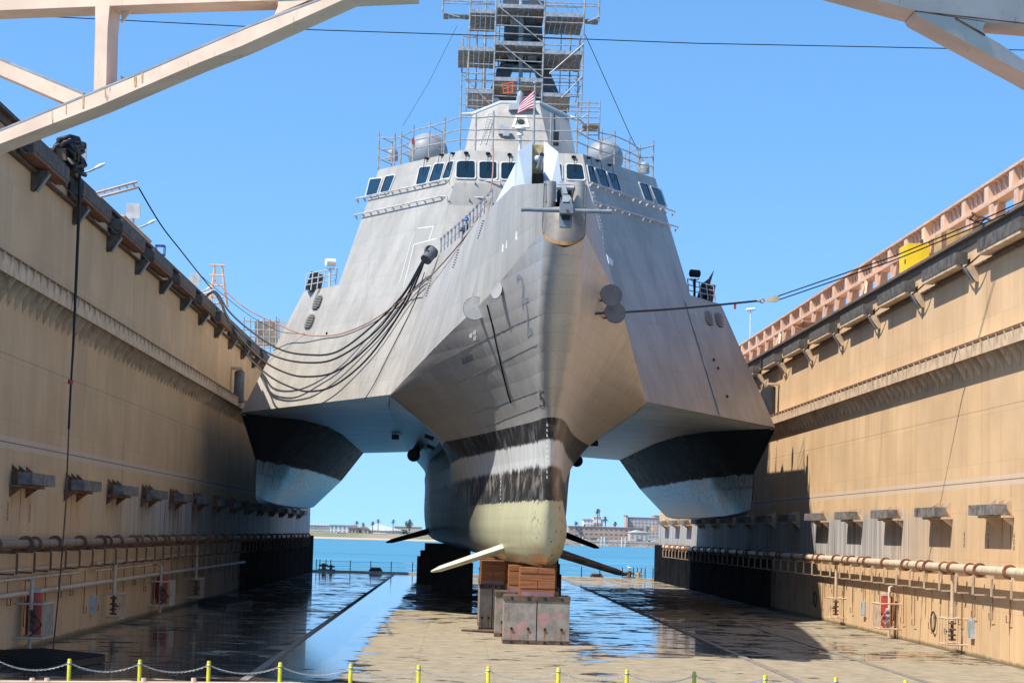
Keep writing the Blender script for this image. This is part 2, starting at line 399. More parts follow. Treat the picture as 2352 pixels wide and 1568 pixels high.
m_yellow = simple('yellow_post_paint', (.62, .55, .03), .45, var=.12, sc=6)
m_yelbox = simple('yellow_cabinet_paint', (.80, .56, .02), .5, var=.06)
m_chain = simple('grey_chain_steel', (.50, .49, .46), .4, .6, var=.2, sc=8)
m_white = simple('white_paint', (.72, .72, .70), .5, var=.06)
m_orange = simple('orange_gate_paint', (.75, .12, .03), .5)
m_brown = simple('brown_rope', (.36, .19, .13), .8)
m_ship = ship_mat('haze_grey_paint')
m_hull = hull_mat(); m_haunch = haunch_mat(); m_ama = ama_mat(); m_floor = floor_mat(); m_sea = sea_mat()
m_mast = simple('dark_mast_grey', (.09, .095, .105), .5, var=.2)
m_board = simple('scaffold_boards', (.22, .19, .16), .8, var=.35, sc=3)
m_khaki = simple('fin_khaki', (.50, .485, .37), .45, var=.08)
m_winframe = simple('window_frame_grey', (.48, .47, .45), .5)
m_num = simple('number_shade_grey', (.24, .255, .28), .55, var=.1)
m_numl = simple('draught_mark_grey', (.10, .105, .12), .55)
m_brownrust = simple('orange_rust_stain', (.29, .15, .06), .75, var=.3, sc=3)
m_lamp = simple('lamp_housing_grey', (.46, .48, .48), .4)
m_greenlamp = simple('pale_green_lamp_glass', (.32, .42, .40), .25)

# ------------------------------------------------------------------ world
w = bpy.data.worlds.new('World'); sc.world = w; w.use_nodes = True
nt = w.node_tree; sky = nt.nodes.new('ShaderNodeTexSky'); sky.sky_type = 'NISHITA'; sky.sun_disc = False
SUN = V3((-10, -5.3, 16.9)).normalized()
sky.sun_elevation = math.asin(SUN.z); sky.sun_rotation = math.atan2(SUN.x, SUN.y)
sky.air_density = 1.0; sky.dust_density = .3; sky.ozone_density = 2.0; sky.altitude = 0
tc = nt.nodes.new('ShaderNodeTexCoord'); sx_ = nt.nodes.new('ShaderNodeSeparateXYZ'); cb_ = nt.nodes.new('ShaderNodeCombineXYZ'); mz = nt.nodes.new('ShaderNodeMapRange')
nt.links.new(tc.outputs['Generated'], sx_.inputs[0]); nt.links.new(sx_.outputs[0], cb_.inputs[0]); nt.links.new(sx_.outputs[1], cb_.inputs[1]); nt.links.new(sx_.outputs[2], mz.inputs[0])
mz.inputs[1].default_value = 0; mz.inputs[2].default_value = 1; mz.inputs[3].default_value = .165; mz.inputs[4].default_value = 1.0; nt.links.new(mz.outputs[0], cb_.inputs[2])
nt.links.new(cb_.outputs[0], sky.inputs[0]); hs_ = nt.nodes.new('ShaderNodeHueSaturation'); hs_.inputs['Saturation'].default_value = 1.2; tn_ = nt.nodes.new('ShaderNodeMix'); tn_.data_type = 'RGBA'; tn_.blend_type = 'MULTIPLY'; tn_.inputs[0].default_value = 1; tn_.inputs[7].default_value = (1.02, 1.08, 1.10, 1)
nt.links.new(sky.outputs[0], tn_.inputs[6]); nt.links.new(tn_.outputs[2], hs_.inputs['Color']); nt.links.new(hs_.outputs[0], nt.nodes['Background'].inputs[0]); nt.nodes['Background'].inputs[1].default_value = .15
ld = bpy.data.lights.new('sun', 'SUN'); ld.energy = 4.8; ld.angle = math.radians(.5); ld.color = (1, .94, .84)
lo = bpy.data.objects.new('sun', ld); COL.objects.link(lo); lo.rotation_euler = SUN.to_track_quat('Z', 'Y').to_euler(); lo.location = (0, 0, 60)
sc.view_settings.view_transform = 'Standard'; sc.view_settings.look = 'None'; sc.view_settings.exposure = 0.56
sc.cycles.max_bounces = 8; sc.cycles.diffuse_bounces = 3; sc.cycles.glossy_bounces = 4
sc.cycles.use_denoising = True

# ------------------------------------------------------------------ setting
XL, XR, ZT, DE = -14.63, 20.65, 17.2, 221.
fl = MB(); nx, ny = 8, 24
fl.grid([[(XL-.5+(XR-XL+1)*i/nx, 50+(DE+.8-50)*j/ny, 0) for i in range(nx+1)] for j in range(ny+1)])
build(fl, 'dock_floor', m_floor, kind='structure')
build(MB().quad((-6000, -300, -2), (6000, -300, -2), (6000, 9000, -2), (-6000, 9000, -2)), 'bay_water', m_sea, kind='structure')
# a raised longitudinal track either side of the keel line
tr = MB()
for x in (-5.9, 10.9, 15.2): tr.box((x-.12, 52, -.01), (x+.12, DE-3, .03))
build(tr, 'floor_track', m_timberb if False else simple('track_concrete', (.20, .17, .135), .75), kind='structure')
# dock end kerb and hull below the floor
MBk = MB().box((XL-3, DE+.805, -2.5), (XR+3, DE+2.2, .16)); build(MBk, 'dock_end_apron', simple('apron_concrete', (.50, .42, .33), .8), kind='structure')
MBk = MB().box((XL-3, 49, -2.5), (XR+3, DE+.8, -.02)); build(MBk, 'dock_pontoon', m_dkrust, kind='structure')

# far land
t = NT('far_land'); c = t.mix(t.step(t.noise(sc=.02, detail=5), .4, .6), (.26, .22, .15), (.16, .17, .09)); m_land = t.out(c, .9)
t = NT('beach_sand'); m_sand = t.out(t.mix(t.noise(sc=.1), (.42, .32, .21), (.50, .38, .26)), .9)
ld_ = MB().grid([[(x, y, z) for x in (-900, -300, 20, 500, 1200)] for y, z in ((1336.1, -.88), (1346, 1.4), (1500, 3), (3000, 4))]); build(ld_, 'far_land', m_land, kind='structure')
build(MB().grid([[(-900, 1330, -2.2), (60, 1330, -2.2)], [(-900, 1336, -.9), (60, 1336, -.9)]]), 'beach', m_sand, kind='structure')
build(MB().grid([[(60, 1316, -2.2), (1200, 1316, -2.2)], [(60, 1318, -.5), (1200, 1318, -.5)], [(60, 1345, 1.45), (1200, 1345, 1.45)]]), 'rocky_shore', simple('shore_rock', (.20, .17, .14), .9, var=.5, sc=.5), kind='structure')

# ------------------------------------------------------------------ dock walls
def dock_wall(side):
    L = side < 0; X = XL if L else XR; ZT = 17.1 if L else 16.86; dz = 0 if L else -.56; s = -side          # s: direction into the dock
    o = thing('dock_wall', 'shaded tan steel dock wall on the left with timber fenders and pipes' if L else
              'sunlit tan steel dock wall on the right with timber fenders and pipes', 'dock wall', (X, 60, 0))
    def bx(mb, x0, x1, y0, y1, z0, z1):
        mb.box((min(X+s*x0, X+s*x1), y0, z0), (max(X+s*x0, X+s*x1), y1, z1)); return mb
    y0 = 60 if L else 62
    build(bx(MB(), 0, -4.5, y0, DE-.4, -1.5, ZT-.02), 'wall_panel', m_wall, o)
    # top coping strip
    cp = MB(); bx(cp, .3, -.3, y0, DE-20, ZT-.06, ZT+.06); bx(cp, .10, .002, y0, DE-20, ZT-.30, ZT-.061)
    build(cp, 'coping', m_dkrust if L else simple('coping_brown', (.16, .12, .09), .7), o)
    lp = MB(); bx(lp, .2, .003, y0, DE-20, 16.05+dz, 16.12+dz); build(lp, 'coping_flange', m_dkrust, o)
    # catwalk ledge with gussets
    ld = MB(); zl = 12.55 if L else 12.35
    bx(ld, .54, .002, y0, DE-30, zl-.10, zl); bx(ld, .56, .52, y0, DE-30, zl-.58, zl-.101)
    build(ld, 'catwalk_ledge', m_ledge, o)
    g = MB(); y = y0+.4
    while y < DE-30:
        g.prism([(X+s*.01, y, zl-.11), (X+s*.50, y, zl-.11), (X+s*.50, y, zl-.57), (X+s*.25, y, zl-.95), (X+s*.01, y, zl-1.35)], (0, .03, 0))
        g.prism([(X+s*.565, y, zl-.005), (X+s*.64, y, zl-.005), (X+s*.565, y, zl-.34)], (0, .09, 0))
        y += 1.22
    build_split(g, 'ledge_gusset', m_ledge, o)
    hr = MB()
    for z in (zl-.01,): bx(hr, .62, .57, y0, DE-30, z, z+.05)
    build(hr, 'ledge_rim', m_rust, o)
    # upper timber fenders and brackets
    d0 = 70.2 if L else 77.3; st_ = 9.45 if L else 10.1; k = 0
    while d0+k*st_ < DE-40:
        y = d0+k*st_
        f = bx(MB(), .62, .13, y, y+6.5, 16.34+dz, 16.82+dz)
        build(f, 'upper_fender', m_timberb, o, smooth=None)
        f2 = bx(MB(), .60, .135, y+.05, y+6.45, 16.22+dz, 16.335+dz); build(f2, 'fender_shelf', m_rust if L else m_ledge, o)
        yb = y-1.4 if not L else 73.0+k*8.0
        b = MB(); b.prism([(X+s*.01, yb, 16.1+dz), (X+s*.55, yb, 16.15+dz), (X+s*.55, yb, 16.0+dz), (X+s*.14, yb, 15.5+dz), (X+s*.01, yb, 15.45+dz)], (0, .45, 0))
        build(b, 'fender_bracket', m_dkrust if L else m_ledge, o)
        b = MB(); b.beam((X+s*.60, yb+.2, 16.05+dz), (X+s*.19, yb+.2, 15.42+dz), .05, .26, (0, 1, 0)); build(b, 'bracket_face', simple('grey_bracket', (.27, .30, .29), .6) if k == 0 else bpy.data.materials['grey_bracket'], o)
        cb = MB(); pts = [(X+s*(.3+.25*math.sin(math.pi*i/8)), y-3.2+3.6*i/8, 16.4+dz-.35*math.sin(math.pi*i/8)) for i in range(9)]
        cb.tube(pts, .035, 6); build(cb, 'slack_cable', m_black, o)
        k += 1
    # lower timber fenders
    if L: ys = [PX(x, 1080, XL).y for x in (22, 148, 248, 328, 392, 445, 490)]
    else: ys = [PX(x, 1180, XR).y for x in (2330, 2195, 2075, 1980, 1905)]
    stp = (ys[-1]-ys[0])/(len(ys)-1)
    ys = [ys[0]+i*stp for i in range(-1, int((DE-10-ys[0])/stp)+1)]
    for y in ys:
        if y < y0: continue
        f = bx(MB(), .75, .28, y, y+4.1, 5.56, 5.95); build(f, 'lower_fender', m_timberg, o)
        b = MB(); bx(b, .5, .0, y+.0, y+3.6, 5.46, 5.54)
        for q in (y+.3, y+1.5, y+2.7): b.prism([(X+s*.0, q, 6.22), (X+s*.27, q, 5.99), (X+s*.27, q, 5.55), (X+s*.0, q, 5.55)], (0, .04, 0))
        for q in (y+.1, y+2.8): b.prism([(X, q, 5.45), (X+s*.42, q, 5.45), (X, q, 5.12)], (0, .04, 0))
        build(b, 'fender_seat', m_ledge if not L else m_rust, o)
        if y < 165:
            for q in (.3, 1.6, 2.8):
                if random.random() < .75:
                    yy = y+q+random.random()*.4; ln = random.uniform(.5, 1.9); ww = random.uniform(.03, .12)
                    build(MB().quad((X+s*.004, yy-ww, 5.45), (X+s*.004, yy+ww, 5.45), (X+s*.004, yy+ww*.3, 5.45-ln), (X+s*.004, yy-ww*.4, 5.45-ln*.9)), 'rust_run', m_brownrust, o, fix=False)
    # frame number plates are painted marks under the fenders
    # main pipe with flanges
    zp = 3.62 if L else 3.48; xo = .62
    yp1 = DE-12
    p = MB().tube([(X+s*xo, y0, zp), (X+s*xo, yp1, zp)], .15 if L else .175, 16); build(p, 'fire_main_pipe', m_pipe if not L else simple('shade_dark_pipe', (.26, .18, .12), .6, rust=1.), o, smooth=40)  # shading of the left pipe put into a darker, rustier paint
    fg = MB(); y = y0+2
    while y < yp1:
        fg.tube([(X+s*xo, y, zp), (X+s*xo, y+.07, zp)], .27, 18); fg.tube([(X+s*xo, y+.10, zp), (X+s*xo, y+.17, zp)], .27, 18)
        if random.random() < .5: fg.tube([(X+s*xo, y+1.6, zp), (X+s*xo, y+1.68, zp)], .25, 18)
        y += 4.3+random.random()
    build_split(fg, 'pipe_flange', m_rust, o)
    bk = MB(); y = y0+1
    while y < yp1:
        bx(bk, xo+.15, 0, y, y+.12, zp-.3, zp-.18); bx(bk, xo+.2, xo+.13, y, y+.06, zp-.95, zp-.3); bx(bk, xo+.1, 0.2, y, y+.05, zp-.98, zp-.92); y += 2.9
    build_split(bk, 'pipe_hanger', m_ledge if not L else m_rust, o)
    # service pipework below
    if L:
        for zq, r, ya, yb in ((1.95, .095, 60, 150), (2.75, .05, 60, 84), (2.45, .05, 60, 84), (2.75, .05, 88, 104), (2.45, .05, 88, 104), (2.8, .05, 108, 130)):
            p = MB().tube([(X+s*.3, ya, zq), (X+s*.3, yb, zq)], r, 10); build(p, 'service_pipe', m_pipe, o, smooth=40)
    # small hooks and hangers
    hk = MB(); y = y0+3
    while y < 170:
        ln = random.choice((.9, 1.3, 1.7)); a = random.choice((0, 1))
        hk.tube([(X+s*.1, y, 2.5), (X+s*.1, y, 2.5-ln), (X+s*.12, y+.5, 2.5-ln), (X+s*.12, y+.5, 2.75-ln)], .018, 5); y += 2.2+random.random()*1.6
    build_split(hk, 'cable_hook', m_rust, o)
    # riser pipes with caged valves
    if L: vx = [(262, 1290), (450, 1290)]
    else: vx = [(1923, 1320), (2191, 1330)]
    for (x, y_) in vx:
        y = PX(x, y_, X+s*.4).y
        p = MB().tube([(X+s*.45, y, zp-.1), (X+s*.45, y, 1.35)], .085, 10); build(p, 'riser_pipe', m_pipe, o, smooth=40)
        v = MB().tube([(X+s*.45, y, 1.35), (X+s*.45, y, .55)], .06, 8)
        for zq in (1.25, 1.0, .78, .6): v.tube([(X+s*.45, y, zq-.035), (X+s*.45, y, zq+.035)], .15, 12)
        v.tube([(X+s*.45, y-.05, .92), (X+s*.75, y-.05, .92)], .04, 6); v.torus((X+s*.75, y-.05, .92), (1, 0, 0), .14, .02, 14, 5)
        build(v, 'caged_valve', m_dkrust, o)
        c = MB()
        for z in (1.45, .42):
            c.tube([(X, y-.75, z), (X+s*.8, y-.75, z), (X+s*.8, y+.75, z), (X, y+.75, z)], .035, 6)
        for q in (-.75, -.3, .3, .75): c.tube([(X+s*.8, y+q, .42), (X+s*.8, y+q, 1.45)], .022, 6)
        build(c, 'guard_cage', m_pipe, o)
    # framed bulkhead lamps near the floor
    for (x, y_) in (((212, 1388),) if L else ((1985, 1397), (2233, 1443))):
        q = PX(x, y_, X+s*.05)
        b = MB(); bx(b, .16, 0, q.y-.28, q.y+.28, q.z-.38, q.z+.38); lh = build(b, 'bulkhead_lamp', m_lamp, o)
        build(bx(MB(), .18, .161, q.y-.2, q.y+.2, q.z-.31, q.z+.31), 'lamp_glass', m_greenlamp, lh)
    # hose rings hung on hooks
    for (x, y_) in (((360, 1355),) if L else ((2143, 1427), (1872, 1375))):
        q = PX(x, y_, X+s*.1)
        build(MB().torus(q, (1, 0, 0), .42, .035, 24, 6), 'coiled_hose', m_black if not L else m_dkrust, o)
    # tall roller fender high on the wall
    q = PX(552, 865, X+.6) if L else PX(1768, 905, X-.6)
    b = MB(); bx(b, .75, 0, q.y-.25, q.y+.25, 14.35, 14.5); bx(b, .75, 0, q.y-.25, q.y+.25, 12.0, 12.12)
    rf = build(b, 'roller_mount', m_ledge, o)
    q2 = V3((X+s*.55, q.y, 0))
    build(MB().tube([(q2.x, q2.y, 12.2), (q2.x, q2.y, 12.3), (q2.x, q2.y, 14.2), (q2.x, q2.y, 14.3)], [.2, .33, .33, .2], 20), 'roller', simple('roller_grey', (.11, .12, .14), .45) if L else simple('roller_black', (.03, .033, .04), .45), rf, smooth=50)
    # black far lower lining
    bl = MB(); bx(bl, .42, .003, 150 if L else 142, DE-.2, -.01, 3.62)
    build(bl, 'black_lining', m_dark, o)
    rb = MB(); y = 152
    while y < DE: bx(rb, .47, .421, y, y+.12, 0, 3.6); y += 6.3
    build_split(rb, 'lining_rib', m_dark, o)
    return o
wallL = dock_wall(-1); wallR = dock_wall(1)

# caged red hydrant stands: things standing against the walls
def hydrant(side, px, py, lab):
    X = XL if side < 0 else XR; s = -side
    q = PX(px, py, X+s*.55); y = q.y
    o = thing('hydrant_station', lab, 'hydrant', (X+s*.5, y, 0), 'caged hydrant stations along the dock walls')
    b = MB().tube([(X+s*.45, y+.3, .55), (X+s*.45, y+.3, 1.95)], .27, 18); build(b, 'red_drum', m_red, o, smooth=40)
    b = MB().tube([(X+s*.45, y-.25, .1), (X+s*.45, y-.25, 2.1), (X+s*.42, y-.1, 2.35), (X+s*.2, y+.1, 2.42), (X+s*.05, y+.1, 2.42)], .07, 10); build(b, 'standpipe', m_pipe, o, smooth=40)
    b = MB()
    for k in range(3): b.disc((X+s*.55, y-.35, .8+.25*k), (1, 0, 0), .12, .16, 10)
    b.tube([(X+s*.45, y-.3, .5), (X+s*.85, y-.3, .9), (X+s*.6, y-.45, 1.3)], .04, 6)
    build(b, 'valve_set', m_galv if side > 0 else m_dkrust, o)
    b = MB()
    for z in (1.62, .48): b.tube([(X+s*.02, y-.95, z), (X+s*1.0, y-.95, z), (X+s*1.0, y+.85, z), (X+s*.02, y+.85, z)], .04, 6)
    for k in range(7): b.tube([(X+s*1.0, y-.95+.3*k, .48), (X+s*1.0, y-.95+.3*k, 1.62)], .028, 6)
    build(b, 'guard_cage', m_pipe, o)
    b = MB().box((min(X+s*.2, X+s*.7), y+.05, 1.99), (max(X+s*.2, X+s*.7), y+.6, 2.06)); build(b, 'drum_lid', m_ltgrey, o)
hydrant(-1, 80, 1420, 'nearest caged red hydrant drum against the shaded left wall')
hydrant(-1, 375, 1350, 'farther caged red hydrant drum against the shaded left wall')
hydrant(1, 2035, 1402, 'caged bright red hydrant drum against the sunlit right wall')

# ------------------------------------------------------------------ crane girder on the right wall
o = thing('crane_girder', 'long salmon steel crane girder on posts along the right wall top', 'girder', (22.5, 70, 16.9))
XG = 22.6
b = MB().box((XG-.05, 66, 18.95), (XG+.05, 185, 19.75)); build(b, 'girder_web', m_girder, o)
b = MB().box((XG-.35, 66, 19.75), (XG+.35, 185, 19.86)); b.box((XG-.3, 66, 18.86), (XG+.3, 185, 18.95)); build_split(b, 'girder_flange', m_girder, o)
b = MB().box((XG-.08, 66, 19.86), (XG+.08, 185, 19.98)); build(b, 'crane_rail', m_rust, o)
b = MB(); y = 66.5; k = 0
while y < 185:
    if k % 5 == 0: b.box((XG-.30, y-.35, 18.96), (XG-.052, y+.35, 19.74))
    else: b.prism([(XG-.3, y, 19.745), (XG-.06, y, 19.745), (XG-.06, y, 19.2)], (0, .05, 0))
    y += .84; k += 1
build_split(b, 'web_stiffener', m_truss, o)
y = 70.0
while y < 184:
    p = MB().box((XG-.28, y-.34, 16.84), (XG+.28, y+.34, 18.85)); p.prism([(XG-.2, y-.35, 18.84), (XG-.2, y-1.0, 18.84), (XG-.2, y-.35, 18.1)], (.05, 0, 0))
    build(p, 'girder_post', m_girder, o); y += 4.2
b = MB()
for z in (17.45, 18.0, 18.5, 18.9): b.box((XG+2.4, 66, z), (XG+2.5, 185, z+.24))
y = 68.
while y < 184: b.box((XG+2.35, y-.1, 17.2), (XG+2.55, y+.1, 19.0)); y += 4.2
build(b, 'rear_rail_frame', m_girder, o)
b = MB()
for y in (76.5, 118, 150): b.beam((XG-.6, y, 17.25), (XG-.2, y+1.2, 18.9), .1); b.beam((XG-.6, y+2, 17.25), (XG-.2, y+1.2, 18.9), .16)
build_split(b, 'knee_brace', m_truss, o)

def cabinet(name, lab, cat, x0, y0, x1, y1, X, mat, zb=17.22, dep=1.3):
    a = PX(x0, y1, X); c = PX(x1, y0, X); ya, yb = sorted((a.y, c.y)); zt = max(c.z, zb+.8)
    o = thing(name, lab, cat, (X, ya, zb))
    bm = MB().box((X, ya, zb), (X+.9, yb, zt)); build(bm, 'cabinet_body', mat, o)
    build(MB().box((X-.012, ya+.1, zb+.15), (X-.002, yb-.1, zt-.12)), 'cabinet_door', mat, o)
    build(MB().box((X-.04, ya+.2, zb+.7), (X-.013, ya+.26, zb+.9)), 'door_handle', m_dark, o)
    return o
# yellow equipment cabinet on the right wall
o = thing('equipment_cabinet', 'bright yellow steel cabinet on the right wall between girder posts', 'cabinet', (21.5, 103.5, 17.26))
build(MB().box((21.15, 102.4, 16.9), (22.2, 104.3, 18.65)), 'cabinet_body', m_yelbox, o)
build(MB().box((21.135, 102.6, 17.0), (21.148, 104.1, 18.55)), 'cabinet_door', m_yelbox, o)
build(MB().box((21.1, 102.7, 17.7), (21.134, 102.8, 17.9)), 'door_handle', m_dark, o)
build(MB().tube([(21.9, 102.6, 18.65), (21.9, 102.6, 18.85), (21.9, 102.9, 18.86), (21.9, 102.9, 18.65)], .05, 6), 'lifting_loop', m_dkrust, o)
o = thing('rusty_locker', 'rust streaked yellow locker on the right wall nearer than the yellow cabinet', 'locker', (21.5, 95, 17.26))
build(MB().box((21.15, 94.0, 16.9), (22.2, 96.6, 18.15)), 'locker_body', simple('rusty_yellow', (.50, .33, .12), .7, rust=1.), o)
build(MB().box((21.135, 94.1, 17.0), (21.148, 95.0, 18.1)), 'locker_door', m_rust, o)
# folded ladder frames on the right wall
def ladder_frame(name, lab, pts, mat, r=.05, rungs=7):
    a, b_, c, d = [V3(p) for p in pts]     # two rails a-b and c-d
    o = thing(name, lab, 'ladder frame', (a+b_+c+d)/4)
    build(MB().tube([a, b_], r, 6), 'side_rail', mat, o); build(MB().tube([c, d], r, 6), 'side_rail', mat, o)
    for k in range(rungs):
        t_ = (k+.5)/rungs; build(MB().tube([a.lerp(b_, t_), c.lerp(d, t_)], r*.7, 5), 'rung', mat, o)
ladder_frame('fallen_ladder_frame', 'orange rusted ladder frame leaning on the right wall girder', (P(2232, 489, 84), P(2325, 525, 83), P(2221, 500, 84.6), P(2308, 534, 83.6)), m_rust)
ladder_frame('folded_gangway_frame', 'rusted curved ladder frame farther along the right wall top', (P(1845, 738, 131), P(1870, 742, 129), P(1828, 752, 132), P(1852, 758, 130)), m_rust, .07)
ladder_frame('swing_davit_frame', 'beige ladder shaped davit reaching out over the left wall', (P(212, 446, 84), P(314, 418, 86), P(222, 455, 84), P(318, 430, 86)), m_truss, .05, 6)

# ------------------------------------------------------------------ left wall top clutter
def floodlight(name, lab, x, y, D, ybase, head2=True, mat=m_galv):
    p = P(x, y, D); zb = ZT; o = thing(name, lab, 'light mast', (p.x, D, zb), 'floodlight masts on the left wall')
    build(MB().tube([(p.x, D, zb), (p.x, D, p.z+.1)], .06, 8), 'mast_pole', m_galv, o)
    build(MB().box((p.x-.32, D-.08, p.z), (p.x+.32, D+.08, p.z+.7)), 'flood_head', m_lamp, o)
    b = MB().tube([(p.x, D, p.z-.5), (p.x+.5, D-.1, p.z-.35), (p.x+.9, D-.15, p.z-.15)], .04, 6); build(b, 'lamp_arm', m_galv, o)
    build(MB().tube([(p.x+.7, D-.15, p.z-.25), (p.x+.9, D-.15, p.z-.14), (p.x+1.08, D-.15, p.z-.05)], [.05, .08, .03], 10), 'street_lamp_head', m_white, o)
    b = MB()
    for k in (-.35, -.2, .15): b.tube([(p.x+k, D-.2, zb), (p.x+k, D-.2, p.z-.45)], .035, 6)
    b.tube([(p.x-.9, D, p.z-.45), (p.x+.1, D, p.z-.4)], .03, 6)
    build(b, 'conduit', m_yelbox if D < 105 else m_galv, o)
floodlight('floodlight_mast', 'floodlight mast with two heads beside the beige locker, left wall', 306, 502, 100, 0)
floodlight('floodlight_mast', 'distant floodlight mast beside the hose support tower, left wall', 447, 655, 127, 0)
floodlight('floodlight_mast', 'nearest floodlight mast standing behind the tangled black hoses', 178, 372, 82, 0)
p = P(272, 500, 97); o = thing('deck_locker', 'beige steel locker standing on top of the left wall', 'locker', (p.x-.9, 97, ZT))
build(MB().box((XL-1.6, 95.5, ZT+.07), (XL-.35, 104, ZT+.62)), 'locker_body', m_truss, o); build(MB().box((XL-1.65, 95.4, ZT+.621), (XL-.3, 104.1, ZT+.68)), 'locker_lid', m_truss, o)
q = PX(366, 560, XL); o = thing('blue_crate', 'small blue crate on the left wall coping past the locker', 'crate', (XL+.0, q.y, ZT+.06))
mb_blue = simple('blue_plastic', (.02, .06, .28), .5)
b = MB().box((XL-.2, q.y, ZT+.06), (XL+.25, q.y+.5, ZT+.12))
for dx in (-.2, .21):
    for dy in (0, .46): b.box((XL+dx, q.y+dy, ZT+.121), (XL+dx+.04, q.y+dy+.04, ZT+.5))
b.box((XL-.2, q.y, ZT+.501), (XL+.25, q.y+.5, ZT+.56)); build(b, 'crate_frame', mb_blue, o)
# tangled hoses
o = thing('hose_tangle', 'tangle of black hoses and rope heaped on the left wall edge', 'hoses', (XL+.3, 78.5, ZT))
random.seed(3)
for k in range(9):
    c = V3((XL+.25, 78.6, ZT+.5)); pts = []
    ph = random.random()*6; r1 = .5+.5*random.random()
    for i in range(26):
        a = ph+i*.62
        pts.append(c+V3((.42*math.cos(a*1.3+k)*r1, r1*1.15*math.sin(a)+.2*math.sin(k), -.1+.55*math.sin(a*.7+k*2)*r1)))
    build(MB().tube(pts, .06+.03*random.random(), 6), 'hose_loop', m_black, o, smooth=60)
build(MB().box((XL-.3, 77.6, ZT+.07), (XL+.3, 79.7, ZT+.5)), 'hose_saddle', m_dkrust, o)
# vertical hanging line in front of the left wall
def polyline(pts, D0, D1=None):
    D1 = D1 or D0; n = len(pts); return [P(x, y, D0+(D1-D0)*i/(n-1)) for i, (x, y) in enumerate(pts)]
pp = [(183, 400), (182, 470), (175, 640), (168, 800), (163, 880), (158, 985), (152, 1150), (138, 1330), (122, 1490)]
o = thing('hanging_hose', 'long black hose hanging down the left wall to the floor mat', 'hose', P(122, 1490, 77.5))
build(MB().tube(polyline(pp[:6], 79, 78.2), [.06, .06, .055, .045, .04, .045], 8), 'hose_line', m_black, o, smooth=60)
build(MB().tube(polyline(pp[5:], 78.2, 77.5), .03, 6), 'lower_rope', m_dkrust, o)
build(MB().tube(polyline([(163, 872), (161, 882)], 78.1), .1, 8), 'red_tie', m_red, o)
# hose support tower on the left wall
T0 = P(492, 668, 128); o = thing('hose_tower', 'beige braced davit tower holding up the black hoses on left wall', 'tower', (T0.x, 128, ZT))
for dx in (-.5, .5):
    for dy in (-.4, .4): build(MB().tube([(T0.x+dx+.3, 128+dy, ZT), (T0.x+dx*.4+.2, 128+dy*.6, T0.z+1.5)], .05, 6), 'tower_leg', m_truss, o)
b = MB()
for z in (-.4, .3, .9, 1.5): b.tube([(T0.x-.3, 127.7, T0.z+z), (T0.x+.6, 127.7, T0.z+z)], .04, 6)
b.tube([(T0.x-2.6, 128, ZT+.1), (T0.x, 128, T0.z)], .05, 6); build(b, 'tower_brace', m_truss, o)
a_ = P(432, 705, 127); c_ = P(490, 690, 127)
b = MB().tube([P(436, 712, 127), P(505, 695, 127)], .05, 6).tube([P(450, 728, 127), P(515, 710, 127)], .05, 6)
for k in range(5): b.tube([P(440+15*k, 711-4*k, 127), P(455+14*k, 727-4*k, 127)], .04, 5)
build(b, 'platform_frame', m_truss, o)

q = P(1724, 712, 175); o = thing('beacon_mast', 'thin white beacon mast standing far behind the right wall', 'mast', (q.x, 175, 14))
build(MB().tube([(q.x, 175, 14), q], .05, 6), 'mast_pole', m_white, o); build(MB().tube([q-V3((.35, 0, 0)), q+V3((.35, 0, .1))], .13, 10), 'beacon_head', m_white, o)
# scaffold staging behind the far left wall
o = thing('staging_scaffold', 'distant scaffold staging with grey container above the far left wall', 'scaffold', P(620, 830, 190))
for x in (560, 575, 592, 606, 620, 634, 640): build(MB().tube([P(x, 722+random.random()*12, 190), P(x, 835, 190)], .07, 6), 'upright', m_galv, o)
for y in (737, 757, 773, 789, 797): build(MB().tube([P(556, y, 190), P(640, y+1, 190)], .06, 6), 'ledger', m_galv, o)
b = MB().add([P(585, 738, 192), P(640, 738, 192), P(640, 795, 192), P(585, 795, 192), P(585, 738, 196), P(640, 738, 196), P(640, 795, 196), P(585, 795, 196)], [(0,1,2,3),(4,5,6,7),(0,1,5,4),(1,2,6,5),(2,3,7,6),(3,0,4,7)])
build(b, 'plywood_enclosure', simple('brown_plywood', (.27, .2, .13), .8, var=.3), o)
b = MB().add([P(642, 737, 191), P(680, 741, 191), P(680, 800, 191), P(642, 800, 191), P(642, 737, 196), P(680, 741, 196), P(680, 800, 196), P(642, 800, 196)], [(0,1,2,3),(4,5,6,7),(0,1,5,4),(1,2,6,5),(2,3,7,6),(3,0,4,7)])
build(b, 'grey_container', m_ltgrey, o)

# ================================================================== THE SHIP
def lerp_tab(tab, x):
    if x <= tab[0][0]: return tab[0][1]
    for (a, va), (b_, vb) in zip(tab, tab[1:]):
        if x <= b_: return va+(vb-va)*(x-a)/(b_-a)
    return tab[-1][1]
def xc(D): return lerp_tab(((70, 3.56), (77, 3.58), (84, 3.66), (88, 3.72), (98, 3.35), (110, 3.02), (129, 2.95), (190, 2.87)), D)
def S(w, D, z, s=1): return V3((xc(D)+s*w, D, z))
ship = thing('trimaran_warship', 'grey trimaran warship dry docked on blocks, bow towards the camera', 'warship', (3.7, 88, 3.04))

